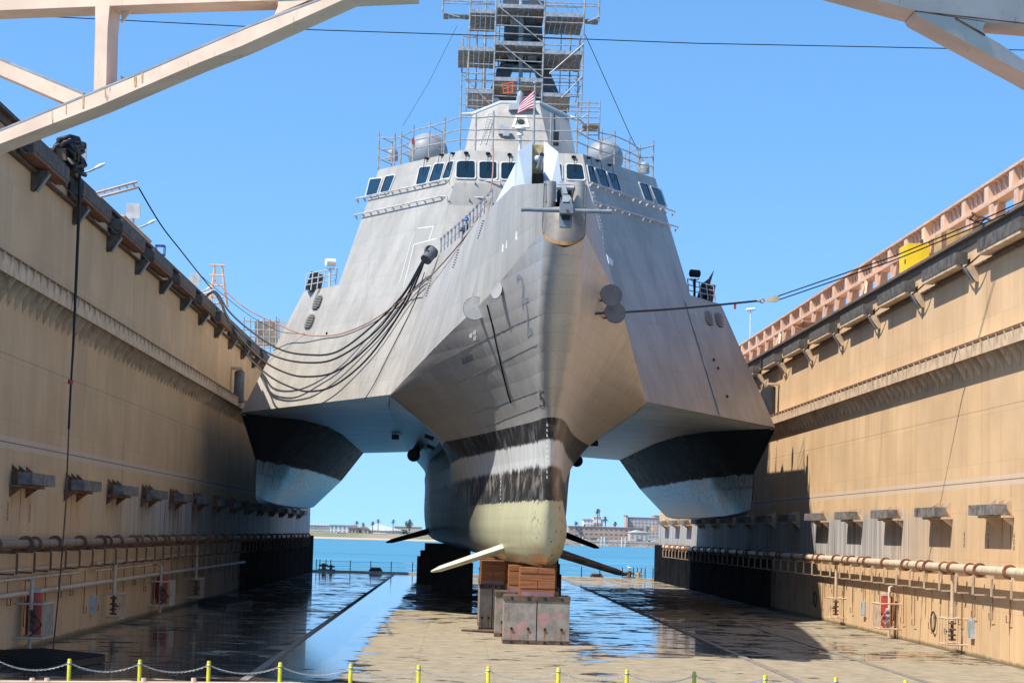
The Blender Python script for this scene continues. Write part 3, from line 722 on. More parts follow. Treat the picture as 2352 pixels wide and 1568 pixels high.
ROWS = [
 [(76.35,0,14.5),(76.4,.78,14.7),(77.4,.78,15.2),(95,3.95,13.04),(110,6.5,11.2),(125,6.95,11.2),(150,7.0,11.1),(182,7.0,10.9)],
 [(77.4,0,13.5),(77.45,.78,13.5),(79.0,.8,13.4),(95,3.3,12.0),(110,6.35,11.0),(125,3.45,10.0),(150,4.95,9.6),(182,5.6,9.4)],
 [(79.4,0,11.9),(79.45,.72,11.9),(81.3,.78,11.8),(95,2.5,10.8),(110,5.15,10.1),(125,3.32,9.1),(150,4.9,8.8),(182,5.55,8.7)],
 [(81.7,0,10.4),(81.75,.55,10.4),(84,.65,10.3),(95,1.85,9.8),(110,3.9,9.15),(125,3.28,8.1),(150,4.8,7.9),(182,5.5,8.0)],
 [(84.4,0,8.9),(84.45,.34,8.9),(87,.52,8.85),(95,1.35,8.6),(110,2.8,8.1),(125,3.25,7.2),(150,4.75,7.0),(182,5.5,7.0)],
 [(85.7,0,7.4),(85.8,.2,7.4),(88,.5,7.4),(95,1.12,7.3),(110,2.35,7.0),(125,3.3,6.2),(150,4.7,6.0),(182,5.5,6.0)],
 [(86.3,0,6.0),(86.4,.3,6.0),(88.5,.6,6.0),(95,1.15,6.0),(110,2.3,5.8),(125,3.25,5.2),(150,4.6,5.0),(182,5.4,5.0)],
 [(86.7,0,4.8),(86.75,.6,4.8),(88.8,.85,4.8),(95,1.35,4.8),(110,2.25,4.6),(125,3.1,4.4),(150,4.4,4.2),(182,5.2,4.2)],
 [(87.0,0,3.95),(87.1,.6,3.92),(89.2,.8,3.9),(95,1.2,3.8),(110,1.95,3.7),(125,2.6,3.65),(150,3.6,3.6),(182,4.4,3.6)],
 [(87.5,0,3.35),(87.9,.28,3.3),(90,.55,3.25),(95,.8,3.2),(110,1.2,3.15),(125,1.6,3.2),(150,2.2,3.2),(182,2.7,3.2)],
 [(88.8,0,3.06),(89.2,0,3.05),(90.5,0,3.04),(95,0,3.04),(110,0,3.04),(125,0,3.04),(150,0,3.04),(182,0,3.04)]]
SUB = [4, 5, 12, 14, 12, 10, 8]
def densify(tab, smooth_=True):
    out = []
    n = len(tab)
    for i in range(n-1):
        p0 = tab[max(i-1, 0)]; p1 = tab[i]; p2 = tab[i+1]; p3 = tab[min(i+2, n-1)]
        for k in range(SUB[i] if len(SUB) > i else 6):
            u = k/SUB[i]
            out.append(tuple(p1[j]+(p2[j]-p1[j])*u for j in range(3)))
    out.append(tab[-1]); return out
dense = []
for r in ROWS:
    d_ = densify(r); a, b_, c = r[0], r[1], r[2]
    for k in range(9):
        u = k/9; u = u*u*.5+u*.5; d_[k] = tuple(a[j]*(1-u)**2+b_[j]*2*u*(1-u)+c[j]*u*u for j in range(3))
    dense.append(d_)
def vert_refine(rows):
    # insert smooth rows between the table rows (except across the chine row 0-1)
    out = [rows[0]]; n = len(rows)
    for i in range(n-1):
        p0, p1, p2, p3 = rows[max(i-1, 0)], rows[i], rows[i+1], rows[min(i+2, n-1)]
        if i == 0: p0 = p1
        for u in (.333, .667, 1.):
            row = []
            for a, b_, c, d in zip(p0, p1, p2, p3):
                row.append(tuple(.5*((2*b_[j])+(-a[j]+c[j])*u+(2*a[j]-5*b_[j]+4*c[j]-d[j])*u*u+(-a[j]+3*b_[j]-3*c[j]+d[j])*u**3) for j in range(3)))
            out.append(row)
    return out
fine = vert_refine(dense)
hb = MB()
for s in (-1, 1):
    hb.grid([[S(max(w_, 0), D, z, s) for (D, w_, z) in r] for r in fine])
end = [S(max(r[-1][1], 0), 182, r[-1][2], -1) for r in fine]+[S(max(r[-1][1], 0), 182, r[-1][2], 1) for r in reversed(fine)]
hb.quad(*end)
import bmesh
hull = build(hb, 'main_hull', m_hull, ship, smooth=28)
bm = bmesh.new(); bm.from_mesh(hull.data); bmesh.ops.remove_doubles(bm, verts=bm.verts, dist=.004)
bmesh.ops.recalc_face_normals(bm, faces=bm.faces); bm.to_mesh(hull.data); bm.free(); hull.data.shade_smooth(); hull.data.set_sharp_from_angle(angle=math.radians(24))
hull.data.materials.append(m_haunch)
CHN = [(110, 11.0, 6.35), (125, 10.0, 3.45), (150, 9.6, 4.95), (182, 9.4, 5.6)]
for pl_ in hull.data.polygons:
    c_ = pl_.center+ORG[hull.name]
    if 110 < c_.y < 181.9 and c_.z > lerp_tab([(a, b__) for a, b__, _ in CHN], c_.y): pl_.material_index = 1

# upper works key points (half breadth, D, z)
CT, C1, C2, CD_ = (3.22, 114.6, 24.6), (3.54, 113.65, 22.7), (3.9, 113.3, 21.44), (4.34, 111.8, 18.53)
A_, O_, OT, PI_, PO = (6.5, 110, 11.2), (15.6, 126.9, 10.95), (7.95, 123.6, 24.9), (9.9, 121.8, 18.02), (12.15, 126, 18.02)
B0, K0 = (.76, 77, 16.87), (.78, 77.4, 15.2)
def SS(p, s): return S(p[0], p[1], p[2], s)
up = MB()
for s in (-1, 1):
    c = [SS(p, s) for p in (CT, C1, C2, CD_, A_, O_, PO, PI_, OT)]
    up.add(c, [(0, 1, 2, 3, 4, 5, 6, 7, 8)])
    # aft side of the sponson and of the deckhouse
    up.quad(SS(O_, s), S(15.6, 182, 10.9, s), S(12.6, 182, 18.02, s), SS(PO, s))
    up.quad(SS(PI_, s), SS(PO, s), S(12.6, 182, 18.02, s), S(9.9, 160, 18.02, s))
    up.quad(SS(PI_, s), S(9.9, 160, 18.02, s), S(7.9, 156, 24.9, s), SS(OT, s))
for a, b_ in ((CT, C1), (C1, C2), (C2, CD_)): up.quad(SS(a, -1), SS(a, 1), SS(b_, 1), SS(b_, -1))
up.add([SS(CT, -1), SS(CT, 1), SS(OT, 1), S(7.9, 156, 24.9, 1), S(7.9, 156, 24.9, -1), SS(OT, -1)], [(0, 1, 2, 3, 4, 5)])
up.quad(S(7.9, 156, 24.9, 1), S(7.9, 156, 24.9, -1), S(9.9, 160, 18.02, -1), S(9.9, 160, 18.02, 1))
up.quad(S(12.6, 182, 18.02, -1), S(12.6, 182, 18.02, 1), S(9.9, 160, 18.02, 1), S(9.9, 160, 18.02, -1))
up.quad(S(12.6, 182, 18.02, -1), S(12.6, 182, 18.02, 1), S(15.6, 182, 10.9, 1), S(15.6, 182, 10.9, -1))
sup = build(up, 'superstructure', m_ship, ship)
# bow shell above the knuckle with bulwark thickness and deck
bs = MB()
NB = 16
DKP = [(.92, 77, 16.87), (1.8, 83, 17.75), (2.6, 92, 18.05), (3.4, 102, 18.3), (4.34, 111.8, 18.53)]
DKX = {-1: [(77, 2.82), (83, 1.88), (92, 1.0), (102, -.08), (111.8, -1.36)], 1: [(77, 4.34), (83, 4.75), (92, 5.6), (102, 6.55), (111.8, 7.34)]}
def dks(u, s):
    D = 77+34.8*u
    return V3((lerp_tab(DKX[s], D), D, lerp_tab([(d, z) for w_, d, z in DKP], D)))
for s in (-1, 1):
    rows = []
    rows.append([dks(i/NB, s) for i in range(NB+1)])
    p, q = K0, A_
    rows.append([S(p[0]+(q[0]-p[0])*i/NB, p[1]+(q[1]-p[1])*i/NB, p[2]+(q[2]-p[2])*i/NB, s) for i in range(NB+1)])
    bs.grid(rows)
    bs.grid([rows[0], [p_-V3((s*.08, 0, .01)) for p_ in rows[0]], [p_-V3((s*.08, 0, .7)) for p_ in rows[0]]])
bow = build(bs, 'bow_side_plating', m_ship, ship)
dk = MB().grid([[dks(i/NB, s)-V3((s*.06, 0, .65)) for s in (-1, 1)] for i in range(NB+1)])
dk.quad(*[S(w_, D, z) if False else V3((xc(D)+w_, D, z)) for w_, D, z in ((-4.3, 111.8, 17.8), (4.3, 111.8, 17.8), (3, 119, 17.8), (-3, 119, 17.8))])
build(dk, 'foredeck', simple('deck_grey', (.17, .18, .19), .7), ship)
# wet deck between the hulls
wd = MB()
amaR = [
 [(127.0,15.35,10.88),(134,12.4,10.95),(142,11.4,10.97),(153,11.0,10.96),(166,11.0,10.93),(182,10.7,10.7)],
 [(132.6,15.15,8.5),(137,14.6,8.45),(143,13.9,8.4),(153,13.2,8.4),(166,12.8,8.4),(182,12.45,8.35)],
 [(133.0,15.15,7.3),(137,14.8,7.2),(143,14.3,7.1),(153,13.9,7.1),(166,13.7,7.15),(182,13.6,7.2)],
 [(133.4,15.15,6.25),(137,14.95,6.05),(143,14.75,5.9),(153,14.65,5.85),(166,14.65,5.9),(182,14.7,6.1)],
 [(133.8,15.2,6.15),(137,15.3,5.9),(143,15.3,5.8),(153,15.3,5.78),(166,15.3,5.8),(182,15.3,5.95)],
 [(133.3,15.25,6.9),(137,15.5,6.6),(143,15.58,6.5),(153,15.6,6.5),(166,15.6,6.5),(182,15.6,6.5)],
 [(132.6,15.2,8.5),(137,15.55,8.5),(143,15.6,8.5),(153,15.6,8.5),(166,15.6,8.5),(182,15.6,8.5)],
 [(126.8,15.57,10.86),(137,15.6,10.88),(143,15.6,10.88),(153,15.6,10.88),(166,15.6,10.88),(182,15.6,10.88)]]
for s in (-1, 1):
    inner = [(110, 6.5, 11.19), (118, 6.8, 11.2), (125, 6.95, 11.2), (138, 6.98, 11.15), (150, 7.0, 11.1), (166, 7.0, 11.0), (182, 7.0, 10.9)]
    outer = [(110, 6.5, 11.19), (118, 10.87, 11.05), (126.8, 15.6, 10.89), (134, 12.4, 10.95), (142, 11.4, 10.97), (160, 11.0, 10.95), (182, 10.7, 10.7)]
    wd.grid([[S(w_, D, z, s) for D, w_, z in inner], [S(a[1]*.5+b_[1]*.5, a[0]*.5+b_[0]*.5, (a[2]+b_[2])/2, s) for a, b_ in zip(inner, outer)], [S(w_, D, z, s) for D, w_, z in outer]])
    wd.quad(S(7, 182, 10.9, s), S(10.7, 182, 10.7, s), S(12.6, 182, 18, s), S(3, 182, 18, s))
build(wd, 'wet_deck', m_haunch, ship)
for s in (-1, 1):
    a = MB(); sm = []
    SUB = [6, 6, 6, 6, 6]
    for r in amaR: sm.append(densify(r))
    rows = [sm[0]]
    for i in range(len(sm)-1):
        for u in ((.5, 1.) if i in (0, 1, 2, 3, 4) else (1.,)):
            rows.append([tuple(x*(1-u)+y*u for x, y in zip(p, q)) for p, q in zip(sm[i], sm[i+1])])
    a.grid([[S(w_, D, z, s) for D, w_, z in r] for r in rows])
    a.quad(*[S(r[-1][1], r[-1][0], r[-1][2], s) for r in rows])
    build(a, 'side_hull', m_ama, ship, smooth=24)

# bow head: two fairlead columns, hawse recess, anchor
def at(x, y, D): return P(x, y, D)
fh = MB()
cpts = [(-1, 1250, 1279, 414, 500), (1, 1315, 1348, 416, 500)]
for s, xa, xb, ya, yb in cpts:
    p0, p1 = at(xa, ya, 76.9), at(xb, ya, 76.9); z0 = at(xa, yb, 76.9).z
    cx, r = (p0.x+p1.x)/2, (p1.x-p0.x)/2
    fh.tube([(cx, 77.2, z0-.2), (cx, 77.2, p0.z-.22), (cx, 77.2, p0.z)], [r*.92, r, r], 20)
    ox = 2.84 if s < 0 else 4.32
    fh.box((min(cx, ox), 77.02, z0-.5), (max(cx, ox), 78.6, p0.z-.01))
build(fh, 'fairlead_column', m_ship, ship, smooth=40)
b = MB().tube([at(1280, 424, 77), at(1316, 425, 77)], .06, 8).tube([at(1278, 431, 76.8), at(1318, 432, 76.8)], .09, 8)
build(b, 'fairlead_roller', m_galv, ship, smooth=40)
b = MB().box((at(1279, 500, 78).x, 77.6, 15.3), (at(1316, 500, 78).x, 78.4, 16.95)); build(b, 'hawse_backplate', m_dark, ship)
# bowl under the anchor
bo = MB(); rows = []; th_ = [math.pi*k/20 for k in range(21)]; cx_ = xc(77)
rows.append([V3((cx_+.72*math.cos(a), 77.4-.70*math.sin(a), 16.0)) for a in th_])
rows.append([V3((cx_+.74*math.cos(a), 77.4-.78*math.sin(a), 15.75)) for a in th_])
rows.append([V3((cx_+.76*math.cos(a), 77.4-.87*math.sin(a), 15.48)) for a in th_])
rows.append([V3((cx_+.775*math.cos(a), 77.4-.98*math.sin(a), 15.24-.52*math.sin(a))) for a in th_])
rows.append([V3((cx_+.79*math.cos(a), 77.4-1.0*math.sin(a), 15.2-.62*math.sin(a))) for a in th_])
bo.grid(rows[:4]); build(bo, 'hawse_bowl', simple('worn_bowl_steel', (.24, .215, .185), .55, metal=.3), ship, smooth=50)
build(MB().grid(rows[3:]), 'rust_crescent', m_brownrust, ship, smooth=50)
anc = MB()
zt, zm, zb_ = at(1301, 455, 75.9).z, at(1301, 484, 75.9).z, at(1301, 520, 75.6).z
xa = at(1300, 480, 75.8).x
anc.prism([(xa-.2, 75.7, zb_), (xa-.23, 75.75, zm), (xa-.19, 75.85, zt), (xa-.12, 75.95, zt+.12), (xa+.12, 75.95, zt+.12), (xa+.19, 75.85, zt), (xa+.23, 75.75, zm), (xa+.2, 75.7, zb_)], (0, .34, 0))
anc.cbox((xa, 75.55, zm), .46, .5, .34); anc.beam((xa-.02, 76.1, zt+.1), (xa-.1, 77.4, zt+.75), .16, .2)
an = build(anc, 'anchor', m_anchor, ship)
build(MB().tube([at(1197, 481, 75.8), at(1208, 481, 75.8), at(1300, 484, 75.8), at(1393, 486, 75.8), at(1405, 486, 75.8)], [.085, .075, .075, .075, .085], 14), 'anchor_stock', m_anchor, an, smooth=40)
build(MB().cbox((xa, 75.68, zt-.28), .26, .04, .22), 'shank_slot', m_black, an)
build(MB().cbox((xa, 75.66, zm-.28), .30, .04, .16), 'shank_slot', m_black, an)
build(MB().tube([(xa, 75.4, zm-.02), (xa, 75.1, zm-.05)], .05, 8), 'shackle_pin', m_anchor, an)
# gun turret
def turret():
    # front outline from the photograph, given true depth at D 90..94
    D = 90.2
    xL, xR_ = at(1183, 415, D).x, at(1283, 415, D).x
    z0 = 17.5; zsh = at(1191, 342, D+.6).z; ztop = at(1222, 324, D+1.6).z
    gx0, gx1 = at(1223.5, 380, D).x, at(1251, 380, D).x
    yb = D+4.2
    m = MB()
    for sx, (gx, xo, xs) in (( -1, (gx0, at(1178, 494, D).x, at(1112, 494, D+2.6).x)), (1, (gx1, at(1301, 494, D).x, at(1345, 494, D+2.6).x))):
        xt = gx; xsh = at(1191, 342, D+.8).x if sx < 0 else at(1283, 344, D+.8).x
        fb = V3((gx, D, z0)); ft = V3((gx, D+1.5, ztop)); ob = V3((xo, D+.1, z0)); osh = V3((xsh, D+1.1, zsh))
        sb = V3((xs, D+2.6, z0)); sbk = V3((xs-sx*.1, yb, z0)); tb = V3((xt+sx*.4, yb-.6, ztop-.1)); sh2 = V3((xsh+sx*.05, yb-.5, zsh-.1))
        m.add([fb, ob, osh, ft], [(0, 1, 2, 3)]); m.add([ob, sb, sh2, osh], [(0, 1, 2, 3)]); m.add([sb, sbk, sh2], [(0, 1, 2)])
        m.add([ft, osh, sh2, tb], [(0, 1, 2, 3)]); m.add([sbk, V3((gx, yb, z0)), V3((gx, yb-.6, ztop-.1)), tb, sh2], [(0, 1, 2, 3, 4)])
        m.add([fb, ft, V3((gx, yb-.6, ztop-.1)), V3((gx, yb, z0))], [(0, 1, 2, 3)])
    g = build(m, 'gun_turret', m_gun, ship)
    b = MB().box((gx0+.02, D+1.9, z0), (gx1-.02, D+2.4, ztop-.1)); build(b, 'gun_cradle', simple('ochre_foam', (.42, .33, .15), .8, var=.3, sc=6), g)
    b = MB().box((gx0+.02, D+.5, z0), (gx1-.02, D+1.88, z0+2.0)); build(b, 'gun_slot_box', m_dark, g)
    mz = at(1244.5, 355, 88.4); bb = at(1239, 386, 91)
    bt = MB().tube([bb, bb.lerp(mz, .3), bb.lerp(mz, .8), bb.lerp(mz, .801), mz], [.13, .1, .085, .11, .11], 16); br = build(bt, 'gun_barrel', m_galv, g, smooth=40)
    d = (mz-bb).normalized(); build(MB().tube([mz+d*.002, mz+d*.01], .085, 16), 'muzzle_bore', m_black, br)
    build(MB().sphere(at(1235, 366, 91.6), .17, 14, 8, -.95), 'mantlet', m_gun, g, smooth=50)
    return g
turret()

# ---- windows on the superstructure faces
def plane3(a, b_, c):
    a, b_, c = V3(a), V3(b_), V3(c); n = (b_-a).cross(c-a).normalized()
    if n.y > 0: n = -n
    return (a, n)
PLs = {-1: plane3(SS(CT, -1), SS(A_, -1), SS(OT, -1)), 1: plane3(SS(CT, 1), SS(A_, 1), SS(OT, 1)), 0: plane3(SS(CT, -1), SS(CT, 1), SS(C1, 1)), 2: plane3(SS(C1, -1), SS(C1, 1), SS(C2, 1)), 3: plane3(SS(C2, -1), SS(C2, 1), SS(CD_, 1))}
def z5(x, y): return (827+x/3.2, 220.5+y/3.2)
def rounded(q, rad=.16, n=4):
    out = []
    for i in range(4):
        p0, p1, p2 = q[i-1], q[i], q[(i+1) % 4]
        a = p1+(p0-p1).normalized()*rad; c = p1+(p2-p1).normalized()*rad
        for k in range(n+1):
            u = k/n; out.append(a*(1-u)**2+p1*2*u*(1-u)+c*u*u)
    return out
def window(pts, pl, wip=True):
    n = PLs[pl][1]; q = [PP(*z5(*p), PLs[pl]) for p in pts]; c = sum(q, V3())/4
    o1 = rounded([c+(p-c)*1.06 for p in q]); i1 = rounded([c+(p-c)*.93 for p in q])
    m = MB(); L = len(o1)
    vs = [p+n*.055 for p in o1]+[p+n*.055 for p in i1]+[p+n*.002 for p in o1]
    m.add(vs, [(k, (k+1) % L, L+(k+1) % L, L+k) for k in range(L)]+[(k, 2*L+k, 2*L+(k+1) % L, (k+1) % L) for k in range(L)])
    f = build(m, 'bridge_window', m_winframe, ship)
    build(MB().quad(*[p+n*.02 for p in i1]), 'pane', m_glass, f, fix=False)
    if wip:
        u = (q[0]+q[1])/2; d = (q[3]+q[2])/2-u; e = u-d*.42+n*.22
        w_ = MB().tube([u-d*.40+n*.01, e, u+d*.5+n*.08], .018, 5); w_.cbox(u-d*.42+n*.06, .22, .2, .09); build(w_, 'wiper', m_dark, f)
for q in ([(75,610),(170,603),(125,735),(42,745)], [(192,590),(265,580),(212,715),(145,725)]): window(q, -1, False)
for q in ([(442,525),(530,515),(490,648),(412,660)], [(552,500),(630,492),(592,630),(505,640)], [(650,485),(697,477),(665,605),(604,617)]): window(q, -1)
for q in ([(708,478),(848,478),(850,612),(700,608)], [(872,482),(1008,484),(1008,617),(872,615)], [(1032,488),(1165,490),(1168,620),(1032,618)], [(1190,492),(1325,495),(1330,622),(1192,620)], [(1350,497),(1485,499),(1490,622),(1353,621)], [(1512,500),(1636,505),(1656,623),(1514,620)]): window(q, 0)
for q in ([(1664,508),(1708,520),(1748,655),(1688,640)], [(1720,528),(1795,545),(1836,682),(1765,665)], [(1808,558),(1880,575),(1918,708),(1852,690)]): window(q, 1)
for q in ([(2045,635),(2108,650),(2155,785),(2092,770)], [(2130,663),(2208,690),(2252,820),(2182,800)]): window(q, 1, False)
# catwalk rails: tubes standing off the face on small brackets
def face_rail(segs, name='foot_rail', mat=m_winframe, off=.22, step_=.9):
    m = MB()
    prev = None
    for pl, a, b_ in segs:
        n = PLs[pl][1]; p = PP(*z5(*a), PLs[pl]); q = PP(*z5(*b_), PLs[pl])
        pa = p+n*off if prev is None else prev
        m.tube([pa, q+n*off], .045, 6); prev = q+n*off
        k = max(2, int((q-p).length/step_))
        for i in range(k+1):
            r = p.lerp(q, i/k); m.prism([r+n*.01, r+n*off, r+n*.01+V3((0, 0, -.2))], (.03, .01, 0))
    build(m, name, mat, ship)
face_rail([(-1, (-10, 768), (640, 628)), (2, (655, 625), (1030, 640))])
face_rail([(-1, (-20, 888), (610, 752)), (2, (640, 750), (960, 762))])
face_rail([(1, (1680, 650), (2290, 862))]); face_rail([(1, (1700, 788), (2312, 975))])
# faint chalked door outlines and seams on the left face
m = MB()
for pts in ([(960, 525), (996, 520), (985, 555)], [(927, 660), (951, 562), (1003, 548)], [(918, 650), (944, 556)]):
    q = [PP(x, y, PLs[-1])+PLs[-1][1]*.012 for x, y in pts]
    for a, b_ in zip(q, q[1:]): m.beam(a, b_, .04, .01, PLs[-1][1])
build(m, 'chalk_marks', m_white, ship)
m = MB(); q = [PP(x, y, PLs[1])+PLs[1][1]*.012 for x, y in ((1575, 690), (1590, 740), (1655, 952))]
for a, b_ in zip(q, q[1:]): m.beam(a, b_, .26, .01, PLs[1][1])
build(m, 'primer_stripe', simple('green_grey_primer', (.31, .35, .33), .6), ship)
m = MB(); nn = PLs[1][1]; q = [PP(x, y, PLs[1])+nn*.02 for x, y in ((1392, 585), (1407, 600), (1405, 612), (1397, 606))]; m.prism(q, nn*.03); build(m, 'white_plate', m_white, ship)
# louvres
def louvre(pl, cx, cy, w_, h_, sl, n_=9):
    n = PLs[pl][1]; m = MB(); fr = MB()
    for i in range(n_):
        t_ = (i+.5)/n_*2-1; ww = w_*math.sqrt(max(.1, 1-abs(t_)**4)); x = cx+sl*t_; y = cy+h_*t_
        dy = .22 if pl > 0 else -.05
        a = PP(x-ww, y-ww*dy, PLs[pl])+n*.015; b_ = PP(x+ww, y+ww*dy, PLs[pl])+n*.015
        m.beam(a, b_, .045, .012, n); fr.beam(a+V3((0, 0, .06))+n*.02, b_+V3((0, 0, .06))+n*.02, .03, .02, n)
    l = build(m, 'louvre', m_dark, ship); build(fr, 'louvre_slats', m_ship, l)
louvre(-1, 728.5, 695, 9, 17, -6); louvre(-1, 710.5, 739, 9, 17, -6)
louvre(1, 1629, 731, 8, 17, 3); louvre(1, 1652.5, 735, 8, 17, 3)
# overboard discharge holes
m = MB()
for x, y in ((1640, 826), (1671, 910), (1650, 845)): q = PP(x, y, PLs[1]); m.disc(q, PLs[1][1], .09, .04, 10)
for x, y in ((1000, 505+355/2.6), (750, 765)): q = PP(x, y, PLs[-1]); m.disc(q, PLs[-1][1], .07, .04, 10)
build_split(m, 'drain_port', m_dark, ship)

# ---- surface decals placed by shooting at the hull
def tree_of(*objs):
    vs, fs = [], []
    for o in objs:
        off = ORG[o.name]; b0 = len(vs); vs += [v.co+off for v in o.data.vertices]; fs += [tuple(i+b0 for i in p.vertices) for p in o.data.polygons]
    return BVHTree.FromPolygons(vs, fs)
HT = tree_of(hull, bow, sup)
def hit(x, y, off=.008):
    r = ray(x, y).normalized(); loc, n, i, d = HT.ray_cast(CAM, r)
    if loc is None: return None
    if n.dot(r) > 0: n = -n
    return loc+n*off, n
def text_mesh(txt):
    cu = bpy.data.curves.new('txt', 'FONT'); cu.body = txt; cu.resolution_u = 3; cu.size = 1; cu.offset = .012
    ob = bpy.data.objects.new('txt', cu); COL.objects.link(ob); bpy.context.view_layer.update()
    me = ob.to_mesh(); vs = [v.co.copy() for v in me.vertices]; fs = [tuple(p.vertices) for p in me.polygons]
    ob.to_mesh_clear(); bpy.data.objects.remove(ob); bpy.data.curves.remove(cu); return vs, fs
def decal(txt, O, U, Vv, mat, name='hull_marking', flip=False):
    vs, fs = text_mesh(txt); x0 = min(v.x for v in vs); x1 = max(v.x for v in vs); y0 = min(v.y for v in vs); y1 = max(v.y for v in vs)
    m = MB(); out = []
    for v in vs:
        u = (v.x-x0)/(x1-x0); t_ = (v.y-y0)/(y1-y0)
        h = hit(O[0]+U[0]*u+Vv[0]*t_, O[1]+U[1]*u+Vv[1]*t_)
        if h is None: return
        out.append(h[0])
    m.add(out, fs); return build(m, name, mat, ship, fix=False)
def stain(n_=24):
    m = MB(); top, bot = [], []
    for k in range(n_+1):
        t_ = k/n_; x = 1240+120*t_; a = math.sin(math.pi*t_)
        h1 = hit(x, 505+20*a, .006); h2 = hit(x, 509+31*a, .006)
        if h1 and h2: top.append(h1[0]); bot.append(h2[0])
    if len(top) > 2: m.grid([top, bot]); build(m, 'rust_crescent', m_brownrust, ship, fix=False)
decal('2', (1198, 700), (16, -6), (-14, -68), m_num)
decal('2', (1212, 775), (12, -8), (-16, -90), m_num)
decal('5', (1240, 938), (13, 0), (-3, -42), m_numl, 'draught_mark')
decal('NO-ANCHOR', (1063, 838), (25, -10), (-3, -15), m_numl, 'hull_lettering')
def wall_number(txt, x, y, side):
    X = (XL+.006) if side < 0 else (XR-.006); c = PX(x, y, X); vs, fs = text_mesh(txt); w_ = max(v.x for v in vs); m = MB()
    m.add([(X, c.y+side*(.5-v.y)*-.3, c.z+.33-v.x/w_*.66) for v in vs], fs); build(m, 'frame_number', m_numl, wallL if side < 0 else wallR, fix=False)
for t_, x, y, sd in (('205', 2328, 1243, 1), ('142', 2269, 1240, 1), ('205', 2214, 1238, 1), ('202', 17, 1174, -1), ('200', 68, 1177, -1)): wall_number(t_, x, y, sd)
m = MB()
def weld(pts, wd_=.02):
    q = [hit(*p, .002) for p in pts]; q = [p[0] for p in q if p]
    for a, b_ in zip(q, q[1:]): m.beam(a, b_, wd_, .006)
def seg(a, b_, n=14): return [(a[0]+(b_[0]-a[0])*i/n, a[1]+(b_[1]-a[1])*i/n) for i in range(n+1)]
weld(seg((1000, 835), (1175, 750))+seg((1178, 748), (1243, 722))); weld(seg((1050, 880), (1235, 790))); weld(seg((1085, 950), (1245, 895))); weld(seg((1100, 985), (1245, 930)))
build_split(m, 'weld_seam', m_num, ship)
m = MB()
for i in range(11):
    h = hit(1257, 975+i*12, .002)
    if h: m.cbox(h[0], .05, .02, .12)
for i in range(9):
    h = hit(1150, 1095+i*10, .002)
    if h: m.cbox(h[0], .035, .02, .11)
build_split(m, 'draught_marks', m_white, ship)
m = MB()
for pts in ([(1120, 700), (1132, 745), (1150, 830), (1168, 905), (1175, 925)],):
    q = [hit(*p, .03) for p in pts]; m.tube([p[0] for p in q if p], .03, 6)
build(m, 'hull_cable_shadowline', m_dark, ship) if False else build(m, 'flare_shadow_line', m_dark, ship, smooth=60)  # dark tube standing in for a shadow line on the bow flare
m = MB()
for x, y in ((1093, 762), (1093, 776), (1084, 770)):
    h = hit(x, y, .06)
    if h: m.cbox(h[0], .12, .12, .16)
build_split(m, 'mooring_padeye', m_winframe, ship)
m = MB()
for x, y in ((1157, 577), (1166, 569), (1188, 549)):
    h = hit(x, y, .03)
    if h: m.prism([h[0], h[0]+V3((.02, 0, .28)), h[0]+V3((.10, -.02, .14)), h[0]+V3((.05, -.02, -.05))], h[1]*.05)
build_split(m, 'small_vent_cover', m_white, ship)
m = MB()
for x, y in ((1107, 530), (1049, 597), (987, 662)):
    for k in range(8):
        h = hit(x+6-1.7*k, y-22+5.6*k, .012)
        if h: m.cbox(h[0], .16, .015, .045)
build(m, 'gill_louvre', m_dark, ship)

# round sonar guard discs on brackets
def disc(x, y, rx, ax, lab):
    h = hit(x if x < 1300 else x-22, y, .0)
    D = (h[0].y if h else 92)-.8; c = P(x, y, D); r = rx*D/5000
    dm = build(MB().disc(c, ax, r, .04, 36), 'round_guard_plate', simple('guard_plate_grey', (.33, .325, .31) if x < 1300 else (.17, .15, .135), .5), ship, smooth=40)
    build(MB().torus(c, ax, r, .02, 36, 6), 'plate_rim', m_mast, dm, smooth=60)
    t_ = h[0] if h else c+V3((0, 1, 0)); k = MB()
    k.tube([c+V3((.15, .03, .1)), V3((c.x+(.7 if x < 1300 else -.7)*r*1.6, D+.9, c.z+.1))], .04, 6).tube([c+V3((.15, .03, -.12)), V3((c.x+(.7 if x < 1300 else -.7)*r*1.6, D+.9, c.z-.15))], .04, 6)
    build(k, 'plate_bracket', m_mast, dm)
disc(1091, 708, 27, (.1, 1, -.1), ''); disc(1141, 666, 20, (.78, .6, -.1), '')
disc(1404, 678, 25, (-.15, 1, -.1), ''); disc(1413, 718, 24, (-.15, 1, -.1), '')
# stabiliser fins
def fin(r0, r1, t0, D, mat, th=.34, ch=1.5, name='stabiliser_fin'):
    a = P(*r0, D); b_ = P(*t0, D); n_ = 8; m = MB(); rows = []
    for i in range(n_+1):
        u = i/n_; c = a.lerp(b_, u); k = 1-.38*u; e = 1 if i < n_ else .35; row = []
        d = (b_-a).normalized(); upv = V3((-d.z, 0, d.x)); upv = upv if upv.z > 0 else -upv
        for j in range(16):
            an_ = 2*math.pi*j/16; row.append(c+V3((0, 1, 0))*(math.cos(an_)*ch/2*k*e)+upv*(math.sin(an_)*th/2*k*e*(1 if math.cos(an_) < 0 else .9)))
        row.append(row[0]); rows.append(row)
    m.grid(rows); m.quad(*rows[-1][:-1]); return build(m, name, mat, ship, smooth=50)
fin((1160, 1256), None, (990, 1312), 97, m_khaki, .42, 1.3); fin((1280, 1268), None, (1440, 1320), 97, m_dkrust, .42, 1.3)
fin((985, 1219), None, (887, 1245), 168, m_dark, .5, 1.6); fin((1300, 1228), None, (1376, 1258), 168, m_dark, .5, 1.6)
